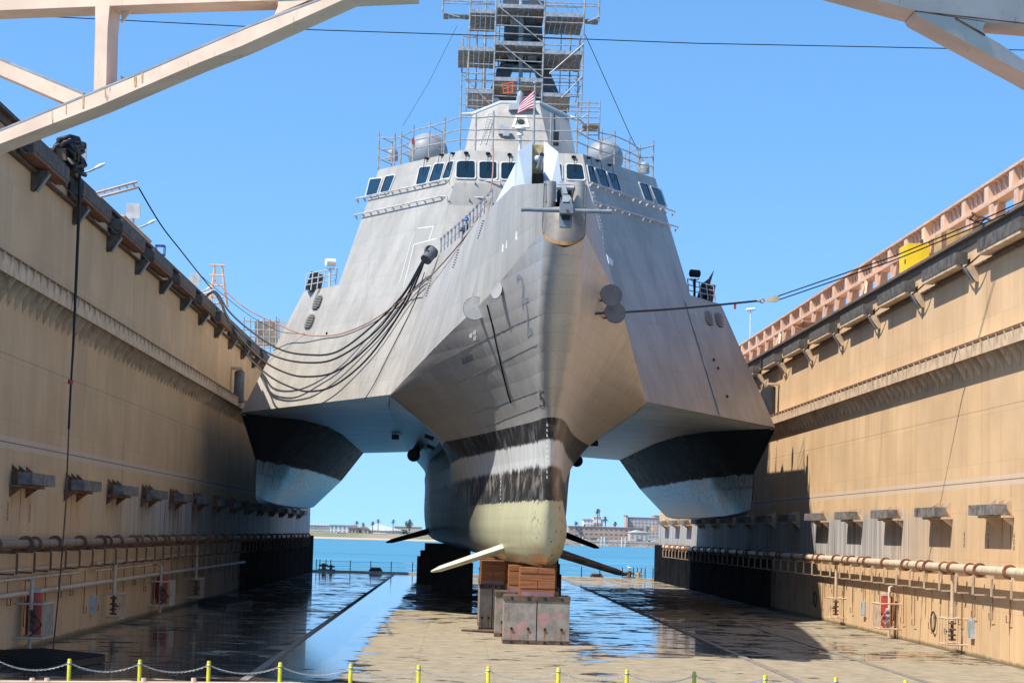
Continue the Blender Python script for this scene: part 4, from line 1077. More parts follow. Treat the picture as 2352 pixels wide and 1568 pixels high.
# thruster pods under the haunches
for x, y, r in ((950, 1045, 15), (1325, 1058, 14)):
    D = 150; c = P(x, y, D); rr = r*D/5000
    m = MB().tube([c+V3((0, -.9, 0)), c+V3((0, -.7, 0)), c+V3((0, 0, 0)), c+V3((0, 1.2, .1)), c+V3((0, 1.4, .1))], [.25, rr*.9, rr, rr*.7, .2], 18); m.tube([c, c+V3((.5 if x < 1200 else -.5, .3, 1.0))], rr*.6, 12)
    build(m, 'thruster_pod', m_black, ship, smooth=50)
# small fittings beneath the wet deck
m = MB()
for x, y, D in ((908, 1003, 152), (1365, 1018, 150)): m.cbox(P(x, y, D), .5, .6, .35)
build_split(m, 'underdeck_fitting', m_black, ship)
m = MB()
for x, y in ((1068, 987), (1077, 1012)):
    pass
build(m.tube([P(975, 1000, 128), P(996, 1008, 128)], .12, 6).tube([P(980, 1022, 130), P(998, 1031, 130)], .12, 6).tube([P(1345, 1022, 130), P(1368, 1011, 129)], .1, 6), 'haunch_intake', m_black, ship)

# ---- radomes and deck fittings on the bridge roof
def dome(x, y, r, D, name='radome'):
    c = P(x, y, D); R = r*D/5000; m = MB().sphere(c, R, 28, 14, -.55); m.tube([c-V3((0, 0, R*.55)), c-V3((0, 0, R*1.1))], R*.83, 28)
    build(m, name, m_dome, ship, smooth=50)
dome(982, 352, 47, 132); dome(1388, 364, 44, 132)
for x, y, r in ((902, 352, 12.5), (1480, 382, 12)):
    D = 128.5; c = P(x, y, D); R = r*D/5000
    m = MB().tube([c-V3((0, 0, R*1.4)), c, c+V3((0, 0, R*.6)), c+V3((0, 0, R*.95))], [R, R, R*.75, R*.2], 20); build(m, 'small_antenna_dome', m_dome, ship, smooth=50)
# forward mast house: a truncated pyramid
hb0 = [at(1061, 335, 123), at(1148, 330, 120.5), at(1272, 332, 120.5), at(1330, 340, 123)]
zb = 24.75
house = MB()
bot = [(1062, 119.5), (1125, 117), (1268, 117), (1328, 119.5)]
top = [(1086, 262, 122.5), (1150, 236, 120), (1238, 236, 120), (1306, 268, 122.5)]
B = [V3((P(x, 335, D).x, D, zb)) for x, D in bot]; T = [P(x, y, D) for x, y, D in top]; zt_ = T[1].z
B2 = [V3((B[3].x, 132, zb)), V3((B[0].x, 132, zb))]; T2 = [V3((T[3].x, 130, T[3].z)), V3((T[0].x, 130, T[0].z))]
house.add(B+B2+T+T2, [(0, 1, 7, 6), (1, 2, 8, 7), (2, 3, 9, 8), (3, 4, 10, 9), (4, 5, 11, 10), (5, 0, 6, 11), (6, 7, 8, 9, 10, 11)])
hs = build(house, 'mast_house', m_ship, ship)
m = MB().tube([T[0]+V3((-.7, -.1, -.1)), T[0], T[1], T[2], T[3], T[3]+V3((.6, -.1, -.2))], .11, 8); build(m, 'roof_edge_rail', m_ltgrey, ship, smooth=40)
m = MB().prism([P(1168, 252, 119.2), P(1172, 236, 119.2), P(1215, 236, 119.2), P(1232, 248, 119.2)], (0, .9, .0)); build(m, 'roof_bracket', m_ltgrey, ship)
m = MB(); c = P(1195, 225, 120); m.tube([c-V3((0, 0, .4)), c+V3((0, 0, .0)), c+V3((0, 0, .25)), c+V3((0, 0, .4))], [.22, .22, .16, .05], 16); build(m, 'dome_sensor', m_dome, ship, smooth=40)
HTh = plane3(B[1], B[2], T[1]); n = HTh[1]
q = [PP(x, y, HTh) for x, y in ((1184, 268), (1209, 268), (1216, 295), (1176, 295))]
fr_ = MB(); cc = sum(q, V3())/4; inn = [cc+(p-cc)*.66 for p in q]
fr_.add([p+n*.08 for p in q]+[p+n*.08 for p in inn]+[p for p in q], [(k, (k+1) % 4, 4+(k+1) % 4, 4+k) for k in range(4)]+[(k, 8+k, 8+(k+1) % 4, (k+1) % 4) for k in range(4)])
f = build(fr_, 'camera_housing', m_white, ship); build(MB().quad(*[p+n*.02 for p in inn]), 'camera_window', m_glass, f, fix=False); build(MB().disc(cc+n*.05, n, .2, .04, 16), 'lens', m_black, f)
m = MB()
for x, y, r in ((1162, 305, .0), (1152, 300, 0)): m.cbox(PP(x, y+6, HTh)+n*.25, .35, .4, .5)
build_split(m, 'junction_box', m_winframe, ship)
m = MB(); c = P(1195, 305, 115); m.tube([c+V3((0, 0, -1.2)), c+V3((0, 0, -.2))], .09, 8); m.tube([c+V3((0, 0, -.15)), c+V3((0, 0, .12))], [.2, .12], 12); m.tube([c+V3((0, 0, .15)), c+V3((0, 0, .2)), c+V3((0, 0, .3)), c+V3((0, 0, .38))], [.2, .3, .28, .1], 18)
build(m, 'navigation_antenna', m_white, ship, smooth=40)
m = MB(); c = P(1321, 322, 120); 
lad = MB()
for dx in (0, 13): lad.tube([PP(1103+dx, 333, plane3(B[0], B[1], T[0]))+V3((0, -.15, 0)), P(1122+dx, 262, 119.6)], .03, 5)
for i in range(12):
    y = 262+i*6.2; xx = 1122-(i*6.2)*.265; lad.tube([P(xx, y, 119.5-i*.23), P(xx+13, y, 119.5-i*.23)], .022, 5)
build_split(lad, 'house_ladder', m_winframe, ship)
m = MB().tube([P(1273, 262, 119), P(1274, 300, 117.3), P(1277, 330, 116.6)], .05, 6).cbox(P(1277, 318, 116.8), .3, .3, .8); build(m, 'black_cable_run', m_black, ship)

# dark lattice mast behind the scaffold
ms = MB(); legs = [((1120, 268), (1165, 150)), ((1288, 268), (1238, 150)), ((1165, 150), (1172, 40)), ((1238, 150), (1230, 40)), ((1172, 40), (1180, -60)), ((1230, 40), (1222, -60))]
for a, b_ in legs: ms.beam(P(*a, 141), P(*b_, 141), .7, .9)
build_split(ms, 'mast_leg', m_mast, ship)
ms = MB()
for (x0, x1, y, h_, D) in ((1150, 1250, 145, 12, 141), (1160, 1243, 68, 30, 141), (1155, 1248, 8, 16, 141), (1140, 1262, 118, 8, 141), (1150, 1250, 222, 25, 141.5)):
    a = P(x0, y, D); c = P(x1, y+h_, D); ms.box((a.x, D-1, c.z), (c.x, D+1, a.z))
ms.prism([P(1140, 160, 140), P(1165, 140, 140), P(1228, 140, 140), P(1256, 160, 140), P(1240, 152, 140), P(1160, 152, 140)], (0, 2, 0))
build_split(ms, 'mast_platform', m_mast, ship)
m = MB().tube([P(1196, 232, 139), P(1196, 150, 139), P(1197, 60, 139), P(1198, -40, 139)], [.16, .13, .17, .13], 10); build(m, 'signal_pole', m_galv, ship, smooth=40)
m = MB().tube([P(1110, 260, 143), P(1113, 150, 143), P(1118, -30, 143)], [.12, .09, .05], 8); build(m, 'whip_antenna', m_galv, ship, smooth=40)

for x0, y0_, x1, y1_ in ((1172, 46, 1190, 60), (1206, 42, 1228, 58), (1168, 128, 1182, 140), (1212, 126, 1232, 138), (1176, 196, 1186, 214), (1205, 200, 1224, 216), (1130, 225, 1142, 240), (1258, 230, 1272, 246)):
    a = P(x0, y0_, 139.6); c = P(x1, y1_, 139.6); build(MB().box((a.x, 139.2, c.z), (c.x, 140, a.z)), 'mast_equipment_box', m_mast if (x0 % 4) else m_galv, ship)
build(MB().disc(P(1140, 235, 138.8), (.3, 1, 0), .28, .2, 14), 'mast_floodlight', m_ltgrey, ship)
# rigging wires
def wire(name, lab, pts, D0, D1, r, mat=m_dark, cat='wire'):
    q = polyline(pts, D0, D1); o = build(MB().tube(q, r, 6), name, mat, None, smooth=60, origin=q[0], label=lab, cat=cat); return o
wire('stay_wire', 'thin stay wire sloping from the mast scaffold down to the right roof corner', [(1344, 80), (1447, 310), (1490, 395)], 138, 134, .022)
wire('stay_wire', 'faint stay wire sloping down on the left side of the mast scaffold', [(1050, 60), (985, 190), (925, 290)], 138, 136, .012, m_dark)
wire('overhead_cable', 'long overhead cable crossing the whole sky in front of the mast', [(60, 36), (300, 48), (720, 69), (1176, 84), (1600, 100), (2000, 108), (2420, 117)], 100, 100, .022)

# ---- sponson platforms: rails, rafts, search lights
def platform(s, light, rail, raft):
    m = MB(); n_ = len(rail)
    for (x, y0_, y1_) in rail: m.tube([P(x, y0_, 123.8), P(x+(5 if s < 0 else -4), y1_, 123.8)], .035, 6)
    for k in (0, .33, .66): m.tube([P(x+(5 if s < 0 else -4)*(1-k), y1_+(y0_-y1_)*k, 123.8) for (x, y0_, y1_) in rail], .03, 6)
    build(m, 'platform_rail', m_ltgrey if s < 0 else m_galv, ship)
    a = P(light[0], light[1], 123.4); b = MB().tube([a-V3((0, 0, 1.4)), a-V3((0, 0, .3))], .07, 8).tube([a-V3((.25, 0, .3)), a-V3((0, 0, .4)), a+V3((.25, 0, -.3))], .03, 6)
    sl = build(b, 'searchlight_stand', m_ltgrey if s < 0 else m_dark, ship)
    build(MB().tube([a+V3((-.25, -.1, 0)), a+V3((.25, .1, 0))], .22, 14), 'searchlight_head', m_white if s < 0 else m_dark, sl, smooth=40)
    for (x, y) in raft: c = P(x, y, 124.5); build(MB().prism([c+V3((-.4, 0, -.5)), c+V3((.2, 0, -.5)), c+V3((.35, 0, .45)), c+V3((-.1, 0, .5))], (0, .9, 0)), 'black_liferaft', m_black, ship)
platform(-1, (759, 603), [(700, 668, 630), (714, 666, 626), (728, 663, 624), (742, 660, 621), (756, 658, 618), (770, 656, 617)], [(718, 643), (727, 648)])
platform(1, (1596, 628), [(1583, 680, 640), (1596, 682, 645), (1610, 685, 648), (1626, 688, 652), (1643, 691, 657)], [(1618, 668), (1630, 672)])
c = P(1632, 640, 124.5); build(MB().prism([c+V3((-.6, 0, -.8)), c+V3((-.1, 0, -.6)), c+V3((.2, 0, .5)), c+V3((-.1, 0, 0)), c+V3((-.5, 0, -.3))], (0, .5, 0)), 'folded_cover', m_black, ship)
# foredeck stanchions along the left and right bulwark
for s in (-1, 1):
    m = MB(); pr = None; NP = 15
    for i in range(NP):
        u = .42+.56*i/(NP-1); b0 = dks(u, s)-V3((s*.12, 0, .1)); t0 = b0+V3((0, 0, .95))
        m.tube([b0, t0], .045, 6); m.cbox(t0, .12, .12, .1)
        if pr: m.tube([pr, t0], .015, 5); m.tube([pr-V3((0, 0, .45)), t0-V3((0, 0, .45))], .015, 5)
        pr = t0
    build(m, 'deck_stanchion_rail', m_galv, ship)
fl_ = P(990, 583, 110.4); m = MB().tube([fl_+V3((-.25, -.25, -.35)), fl_+V3((.1, .2, .2))], .30, 18); f = build(m, 'hose_fairlead', m_mast, ship, smooth=40)
build(MB().torus(fl_+V3((0, 0, .1)), (.5, -1, .4), .30, .08, 20, 8), 'fairlead_lip', m_black, f, smooth=60)

# worker with blue helmet behind the bulwark rail
def person(px, py, D):
    h = P(px, py, D); o = thing('person', 'worker in blue helmet crouching behind the foredeck rail', 'person', h-V3((0, 0, 1.1)))
    me = bpy.data.meshes.new('body')
    j = [(0,0,-.75),(0,-.05,-.5),(0,-.08,-.25),(0,-.07,-.12),(0,-.08,.02),   # pelvis..head
         (.2,-.06,-.27),(.3,-.22,-.45),(.18,-.42,-.42),(-.2,-.06,-.27),(-.3,-.22,-.45),(-.18,-.42,-.42),
         (.12,-.05,-.8),(.16,-.42,-.72),(.16,-.3,-1.08),(.16,-.45,-1.1),(-.12,-.05,-.8),(-.16,-.42,-.72),(-.16,-.3,-1.08),(-.16,-.45,-1.1)]
    e = [(0,1),(1,2),(2,3),(3,4),(2,5),(5,6),(6,7),(2,8),(8,9),(9,10),(0,11),(11,12),(12,13),(13,14),(0,15),(15,16),(16,17),(17,18)]
    rr = [.15,.15,.15,.06,.10,.07,.05,.04,.07,.05,.04,.1,.08,.055,.05,.1,.08,.055,.05]
    me.from_pydata([V3(p)+V3((0, 0, 1.1)) for p in j], e, []); ob = bpy.data.objects.new('body', me); COL.objects.link(ob)
    ob.modifiers.new('s', 'SKIN'); ob.modifiers.new('d', 'SUBSURF').levels = 1
    for i, r in enumerate(rr): me.skin_vertices[0].data[i].radius = (r, r)
    me.skin_vertices[0].data[0].use_root = True
    bpy.context.view_layer.update(); ev = ob.evaluated_get(bpy.context.evaluated_depsgraph_get()); nm = bpy.data.meshes.new_from_object(ev)
    bpy.data.objects.remove(ob); b2 = bpy.data.objects.new('body', nm); COL.objects.link(b2); nm.materials.clear(); nm.materials.append(simple('navy_coverall', (.05, .06, .09), .8)); b2.parent = o; ORG[b2.name] = ORG[o.name]
    c = h+V3((0, -.08, .08)); m = MB().sphere(c, .15, 16, 8, 0); m.tube([c-V3((0, 0, .01)), c+V3((0, 0, .01))], .18, 16); build(m, 'helmet', simple('blue_helmet', (.01, .16, .55), .35), o, smooth=50)
person(1072, 511, 101.5)

# ================================================================== lines between wall and ship
def hose(name, lab, pts, r, mat, D0, D1, off=.25, group=None, cat='hose'):
    n_ = len(pts); q = []
    # resample smoothly
    pp_ = []
    for i in range(n_-1):
        p0, p1, p2, p3 = pts[max(i-1, 0)], pts[i], pts[i+1], pts[min(i+2, n_-1)]
        for k in range(6):
            u = k/6; pp_.append(tuple(.5*(2*p1[j]+(-p0[j]+p2[j])*u+(2*p0[j]-5*p1[j]+4*p2[j]-p3[j])*u*u+(-p0[j]+3*p1[j]-3*p2[j]+p3[j])*u**3) for j in (0, 1)))
    pp_.append(pts[-1]); L = len(pp_)
    for i, (x, y) in enumerate(pp_):
        D = D0+(D1-D0)*i/(L-1); h = hit(x, y)
        if h and h[0].y-off < D: D = h[0].y-off
        q.append(D)
    lim = list(q)
    for _ in range(60): q = [q[0]]+[min(l_, (a+b_*2+c)/4) for a, b_, c, l_ in zip(q, q[1:], q[2:], lim[1:])]+[q[-1]]
    q = [P(x, y, D) for (x, y), D in zip(pp_, q)]
    return build(MB().tube(q, r, 8), name, mat, None, smooth=60, origin=q[0], label=lab, group=group, cat=cat)
def A4(x, y): return (x/2.844, 505.5+y/2.844)
def A5(x, y): return (781+x/2.613*.919, 505.5+y/2.844)
G = 'black service hoses slung from left wall to ship'
hose('service_hose', 'uppermost of the four black hoses slung from left wall to ship', [A4(1330, 510), A4(1390, 465), A4(1430, 490), A4(1500, 600), A4(1640, 725), A4(1820, 840), A4(2000, 878), A4(2200, 860), A5(200, 700), A5(400, 500), A5(520, 300), A5(575, 200)], .052, m_black, 127.8, 110.1, group=G)
hose('service_hose', 'second from the top of the four black hoses slung to the ship', [A4(1330, 513), A4(1392, 467), A4(1430, 500), A4(1500, 650), A4(1640, 790), A4(1800, 890), A4(2000, 930), A4(2200, 900), A5(240, 720), A5(420, 480), A5(520, 320), A5(562, 235)], .052, m_black, 127.7, 110.1, .3, G)
hose('service_hose', 'third from the top of the four black hoses slung to the ship', [A4(1332, 515), A4(1388, 470), A4(1432, 520), A4(1520, 700), A4(1700, 900), A4(1850, 990), A4(2000, 1022), A4(2200, 985), A5(200, 810), A5(400, 560), A5(510, 340), A5(550, 250)], .052, m_black, 127.6, 110.0, .36, G)
hose('service_hose', 'lowest hanging of the four black hoses slung to the ship', [A4(1334, 517), A4(1390, 473), A4(1430, 520), A4(1480, 620), A4(1600, 860), A4(1750, 1010), A4(1900, 1090), A4(2030, 1118), A4(2200, 1070), A5(200, 880), A5(420, 560), A5(515, 360), A5(552, 260)], .052, m_black, 127.5, 109.9, .42, G)
hose('brown_rope', 'thin brown rope sagging from the davit tower to the foredeck edge', [(490, 640), (560, 705), (640, 745), (690, 766), (740, 771), (790, 764), (860, 733), (950, 668), (1010, 612), (1085, 520), (1127, 430), (1133, 340)], .035, m_brown, 128, 108, .15, cat='rope')
hose('hanging_rope', 'pinkish rope hanging down the bow plating to the guard discs', [(1125, 455), (1118, 520), (1105, 590), (1097, 640), (1086, 680)], .03, m_brown, 92, 92, .06, cat='rope')
hose('tag_line', 'pair of thin dark lines running down the left face to the sponson edge', [(975, 625), (950, 700), (900, 800), (860, 880), (838, 916)], .022, m_dark, 112, 112, .05, cat='rope')
hose('davit_wire', 'black wire falling from the davit tip towards the hose tower', [(318, 430), (368, 514), (415, 575), (460, 632), (487, 664)], .03, m_dark, 86, 127.5, .1, cat='wire')
hose('tower_guy_wire', 'thin wire running from the hose tower down towards the staging', [(460, 632), (560, 715), (640, 760), (700, 766)], .016, m_dark, 126, 124, .2, cat='wire')
# mooring line on the right with block
blk_ = P(1780, 686, 92); o = thing('snatch_block', 'cream steel snatch block joining the black line to two wires', 'pulley block', blk_)
d = (P(1787, 680, 92)-P(1730, 692, 92)).normalized()
b = MB()
for dy in (-.09, .09): b.prism([blk_+V3((-.42, dy, -.1)), blk_+V3((-.1, dy, -.16)), blk_+V3((.16, dy, -.1)), blk_+V3((.2, dy, .06)), blk_+V3((.0, dy, .16)), blk_+V3((-.4, dy, -.02))], (0, .03, 0))
build(b, 'cheek_plate', simple('cream_block_paint', (.48, .44, .33), .5), o)
build(MB().disc(blk_+V3((.0, 0, .0)), (0, 1, 0), .12, .12, 16), 'sheave', m_dark, o)
build(MB().torus(blk_+V3((-.55, 0, -.1)), (0, 1, .2), .09, .03, 14, 6).torus(blk_+V3((-.68, 0, -.12)), (.2, .3, 1), .08, .03, 14, 6), 'shackle', m_galv, o)
p0 = blk_+V3((-.72, 0, -.12))
mr = hose('mooring_line', 'black mooring line from the bow disc brackets to the block', [(1368, 720), (1430, 717), (1540, 710), (1650, 700), (1738, 691)], .045, m_black, 91, 92, .1, cat='rope')
b = MB().box(P(1688, 705, 92)-V3((.05, .01, .09)), P(1688, 697, 92)+V3((.06, .01, .02))); build(b, 'red_tag', m_red, mr)
wire('tackle_wire', 'upper of the two wires running from block to right wall', [(1787, 680), (2050, 590), (2256, 505), (2420, 430)], 92, 77, .025)
wire('tackle_wire', 'lower of the two wires running from block to right wall', [(1787, 689), (2050, 599), (2256, 515), (2420, 444)], 92, 77.5, .025)
# flag and staff
fp = P(1226, 340, 94.5); o = thing('flag_staff', 'slim grey staff carrying the flag behind the gun turret', 'flagpole', (fp.x, 94.5, 17.6))
tp = P(1229, 192, 94.5); build(MB().tube([(fp.x, 94.5, 17.6), tp], [.06, .04], 8), 'staff_pole', m_galv, o); build(MB().tube([tp, tp+V3((0, 0, .06))], .09, 10), 'truck', m_galv, o)
t = NT('striped_flag'); uv = t.n('ShaderNodeUVMap'); sp = t.n('ShaderNodeSeparateXYZ'); t.l(uv.outputs[0], sp.inputs[0])
st = t.math('LESS_THAN', t.math('FRACT', t.math('MULTIPLY', sp.outputs[1], 5.5)), .5); m_flag = t.out(t.mix(st, (.60, .58, .58), (.38, .008, .025)), .8)
TLf, BLf = P(1226, 206, 94.4), P(1226, 244, 94.4); TRf, BRf = P(1192, 238, 95.0), P(1190, 262, 95.0)
rows = []
for i in range(9):
    u = i/8; row = []
    for j in range(13):
        v = j/12; a = TLf.lerp(TRf, v); c = BLf.lerp(BRf, v); p = a.lerp(c, u); p.y += .10*math.sin(v*7+u*2); p.z += .03*math.sin(v*9)*v; p.x += .03*math.sin(u*6)*v; row.append(p)
    rows.append(row)
m = MB().grid(rows); f = build(m, 'flag', m_flag, None, smooth=60, origin=TLf, label='red and white striped flag drooping from its staff', cat='flag', fix=False)
uvl = f.data.uv_layers.new(name='UVMap')
for lp in f.data.loops:
    k = lp.vertex_index; uvl.data[lp.index].uv = ((k % 13)/12, (k//13)/8)

# ================================================================== scaffolds
def scaf(name, lab, loc): return thing(name, lab, 'scaffold', loc)
m_tube = simple('scaffold_tube', (.34, .32, .30), .5, .1, var=.25, sc=4)
def up_(o, x0, y0, x1, y1, D, r=.045, n='upright', mat=None): return build(MB().tube([P(x0, y0, D), P(x1, y1, D)], r, 6), n, mat or m_tube, o)
o = scaf('mast_scaffold', 'tall tube scaffold wrapped round the mast above the bridge', P(1195, 262, 138))
DF, DB = 136.5, 141.5
def xs(x, y): return x-.033*(y)          # uprights lean with the camera roll
for x, ya, yb in ((1142, -60, 258), (1254, -60, 262), (1082, -40, 245), (1345, -60, 262), (1019, -40, 28), (1378, -40, 50)):
    up_(o, x, ya, x-.033*(yb-ya), yb, DF, .06)
for x, ya, yb in ((1063, 90, 262), (1098, 20, 255), (1313, 20, 258), (1150, -40, 250), (1240, -40, 250), (1331, 90, 240)):
    up_(o, x, ya, x-.03*(yb-ya), yb, DB, .05)
def ledg(x0, y0, x1, y1, D=DF, r=.035, n='ledger'): return up_(o, x0, y0, x1, y1, D, r, n)
for y in (12, 38, 60, 78, 100, 121, 140, 158, 180, 198, 222): ledg(1139-.03*y, y-2, 1252-.03*y, y+3)
for y in (8, 38, 70, 88, 112, 148, 170, 188, 205, 232, 246): ledg(1076-.03*y, y-2, 1140-.03*y, y+1)
for y in (12, 48, 84, 100, 118, 156, 176, 192, 212, 236, 250): ledg(1252-.03*y, y+3, 1343-.03*y, y+6)
for y in (2, 8): ledg(1019, y, 1142, y+3); ledg(1254, y+4, 1378, y+8)
for y in (84, 152, 168, 184, 216, 240): ledg(1063, y, 1150, y+2, DB, .03); ledg(1240, y+4, 1331, y+7, DB, .03)
for a in ((1146, 15, 1250, 100), (1143, 95, 1246, 178), (1342, 100, 1262, 170), (1338, 175, 1290, 225), (1060, 168, 1125, 240), (1020, 30, 1056, 40), (1378, 38, 1350, 50), (1210, -30, 1252, 20)): ledg(*a, DF-.05, .04, 'brace')
for y in (84, 100, 150, 200, 235):       # transoms linking front and back rows
    for x in (1078, 1140, 1250, 1338):
        build(MB().tube([P(x-.03*y, y, DF), P(x-.03*y, y, DF)+V3((0, DB-DF, 0))], .035, 6), 'transom', m_tube, o)
def plat(x0, x1, y, D0=DF, D1=DB, toe=True):
    a, c = P(x0, y, D0), P(x1, y+3, D0); m = MB(); n = max(2, int((c.x-a.x)/.32))
    for i in range(n):
        xx = a.x+(c.x-a.x)*i/n; m.box((xx+.01, D0, a.z-.06), (a.x+(c.x-a.x)*(i+1)/n-.01, D1-.3*random.random(), a.z))
    build(m, 'deck_boards', m_board, o)
    if toe: build(MB().box((a.x, D0-.06, a.z+.001), (c.x, D0-.02, a.z+.25)), 'toe_board', m_galv, o)
plat(1142, 1252, 18); plat(1080, 1140, 30); plat(1254, 1342, 38); plat(1018, 1078, 32, DF, DF+1.3, False); plat(1344, 1376, 44, DF, DF+1.3, False)
plat(1138, 1248, 103); plat(1052, 1137, 116); plat(1250, 1338, 124); plat(1135, 1190, 186); plat(1196, 1245, 188); plat(1074, 1132, 214); plat(1248, 1310, 222)
for y in (-10, 4, 24, 52, 66, 95, 128, 142, 165, 192, 208, 228): ledg(1150-.03*y, y, 1240-.03*y, y+2, DB, .028)
for x, ya, yb in ((1170, 20, 240), (1222, 30, 245), (1110, 100, 240), (1290, 60, 240)): up_(o, x, ya, x-.03*(yb-ya), yb, DB+.6, .035)
for x in (1098, 1120, 1160, 1232, 1270, 1300, 1320):
    for y in (14, 118, 205): ledg(x, y, x+9, y+14, DF+2, .02, 'hanging_strap')
# right hand stair bay of the mast scaffold
for x in (1327, 1352, 1378): up_(o, x, 232 if x > 1330 else 225, x-3, 330, 134, .05)
for y in (236, 247, 256, 270, 283, 296, 310): ledg(1325, y, 1376, y+1, 134, .035)
for y in (262, 290): ledg(1325, y+18, 1350, y, 134, .035, 'brace')
build(MB().box((P(1338, 290, 134).x, 133.6, P(1338, 290, 134).z-.05), (P(1374, 290, 134).x, 135.5, P(1338, 290, 134).z+.05)), 'deck_boards', m_brownrust, o)
# orange swing gate
b = MB(); g = [P(1155, 194, 136.3), P(1178, 190, 136.3), P(1178, 212, 136.3), P(1157, 215, 136.3)]
b.tube(g+[g[0]], .045, 6).tube([P(1155, 205, 136.3), P(1171, 202, 136.3)], .04, 6).tube([P(1167, 192, 136.3), P(1167, 213, 136.3)], .04, 6)
build(b, 'orange_gate', m_orange, o)
# edge scaffold rails round the bridge roof
o = scaf('roof_edge_scaffold', 'low tube scaffold railing round the edge of the bridge roof', P(1057, 335, 120))
path = [((868, 385), 128, 78), ((905, 372), 126.5, 62), ((920, 366), 126, 60), ((948, 357), 124.8, 66), ((985, 347), 123.3, 64), ((1020, 341), 121.5, 68), ((1056, 337), 119.2, 78), ((1092, 338), 119, 76), ((1132, 338), 119, 80), ((1225, 340), 119, 78), ((1265, 341), 119, 78), ((1325, 343), 119, 82), ((1350, 350), 120.5, 66), ((1382, 360), 123, 62), ((1412, 370), 124.5, 66), ((1446, 381), 126.2, 62), ((1470, 388), 127.3, 52), ((1501, 398), 128.3, 72)]
tops = []
for (x, y), D, h in path:
    D -= 4.5; b0 = P(x, y, D)+V3((0, .4, 0)); t0 = V3((b0.x, b0.y, P(x, y-h, D).z)); build(MB().tube([b0-V3((0, 0, .3)), t0+V3((0, 0, .15))], .045, 6), 'upright', m_tube, o); tops.append((b0, t0))
for f_ in (.25, .55, .92):
    for (a0, a1), (c0, c1) in zip(tops, tops[1:]): build(MB().tube([a0.lerp(a1, f_), c0.lerp(c1, f_)], .035, 6), 'guard_rail', m_tube if f_ != .55 else m_tube, o)
for i in (0, 2, 4, 14, 16, 17):
    a0, a1 = tops[i]; bk = V3((0, 1.9, 0)); sx = V3((.7 if i < 9 else -.7, 0, 0)); build(MB().tube([a0+bk+sx, a1+bk+sx], .04, 6), 'upright', m_tube, o)
    for f_ in (.3, .6, .95): build(MB().tube([a0.lerp(a1, f_), a0.lerp(a1, f_)+bk+sx], .03, 6), 'guard_rail', m_tube, o)
c = P(949, 325, 120.2); build(MB().cbox(c, .14, .1, .35), 'red_tag', m_red, o)

# ================================================================== swing bridges in the top corners
def trussmember(o, name, front, n, dep, mat, lab=None):
    m = MB(); m.prism(front, dep if isinstance(dep, tuple) else -n*dep); return build(m, name, mat, o, label=lab)
def plane_at(x, y, D, n): return (P(x, y, D), V3(n).normalized())
nL = V3((-.58, -.81, 0)).normalized(); pL = plane_at(0, 330, 56, nL)
def TL(x, y): return PP(x/2.844, y/2.844, pL)
o = thing('swing_bridge', 'peach painted steel bridge truss cutting across the upper left corner', 'bridge truss', TL(0, 900))
trussmember(o, 'bottom_chord', [TL(-1500, 1470), TL(-1500, 1580), TL(0, 940), TL(650, 690), TL(1300, 410), TL(1580, 300), TL(2240, 0), TL(3000, -330), TL(2600, -200), TL(1800, 95), TL(1600, 185), TL(940, 470), TL(0, 855)], nL, (.12, .95, 0), m_truss)
trussmember(o, 'top_chord', [TL(-1500, 130), TL(0, 68), TL(1000, 28), TL(1810, 2), TL(2700, -40), TL(2700, -220), TL(-1500, -60)], nL, (.12, .95, 0), m_truss)
build(MB().box((TL(-1500, 100).x-1.3, TL(-1500, 100).y-.6, 0), (TL(-1500, 100).x+.1, TL(-1500, 100).y+1.4, 18.5)), 'hinge_post', m_truss, o)
trussmember(o, 'vertical_member', [TL(622, 40), TL(622, 175), TL(612, 600), TL(692, 570), TL(703, 175), TL(716, 40)], nL, (.12, .95, 0), m_truss)
trussmember(o, 'diagonal_member', [TL(-1300, -140), TL(0, 385), TL(300, 515), TL(520, 605), TL(560, 628), TL(430, 675), TL(0, 490), TL(-1300, -50)], nL, (.12, .95, 0), m_truss)
def arc(c, r, a0, a1, n=7): return [(c[0]+r*math.cos(math.radians(a0+(a1-a0)*i/n)), c[1]+r*math.sin(math.radians(a0+(a1-a0)*i/n))) for i in range(n+1)]
g = MB()
g.prism([TL(*q)-nL*.5 for q in [(535, 45), (612, 125), (612, 45)]], -nL*.04); g.prism([TL(*q)-nL*.5 for q in [(700, 45), (700, 125), (768, 40)]], -nL*.04)
g.prism([TL(*q)-nL*.5 for q in [(612, 505), (590, 545), (545, 580), (490, 590), (560, 620), (640, 590)]], -nL*.04)
g.prism([TL(*q)-nL*.5 for q in [(695, 470), (775, 520), (700, 560)]], -nL*.04); g.prism([TL(*q)-nL*.5 for q in [(360, 640), (360, 702), (430, 675)]], -nL*.04)
g.prism([TL(*q)-nL*.02 for q in [(1812, 5), (1812, 40), (1790, 95), (2000, 5), (2100, -20)]], -nL*.04)
build_split(g, 'gusset_plate', m_truss, o)
m = MB()
for a, b_ in (((0, 852), (940, 467)), ((940, 467), (1600, 182)), ((1600, 182), (2300, -85)), ((-300, 262), (545, 612))): m.beam(TL(*a)-nL*.03, TL(*b_)-nL*.03, .05, .08, nL)
build(m, 'flange_edge', simple('grey_edge', (.30, .27, .26), .6), o)
m = MB()
for (x, y0_, y1_, w_) in ((545, 632, 712, 7), (885, 505, 570, 9), (930, 480, 545, 6), (433, 680, 750, 2.5), (688, 575, 640, 2)):
    m.quad(TL(x-w_, y0_)+nL*.012, TL(x+w_, y0_-6)+nL*.012, TL(x+w_*.7, y1_-6)+nL*.012, TL(x-w_*.6, y1_)+nL*.012)
build_split(m, 'rust_streak', simple('orange_rust_run', (.50, .27, .12), .7, var=.3, sc=9), o, fix=False)
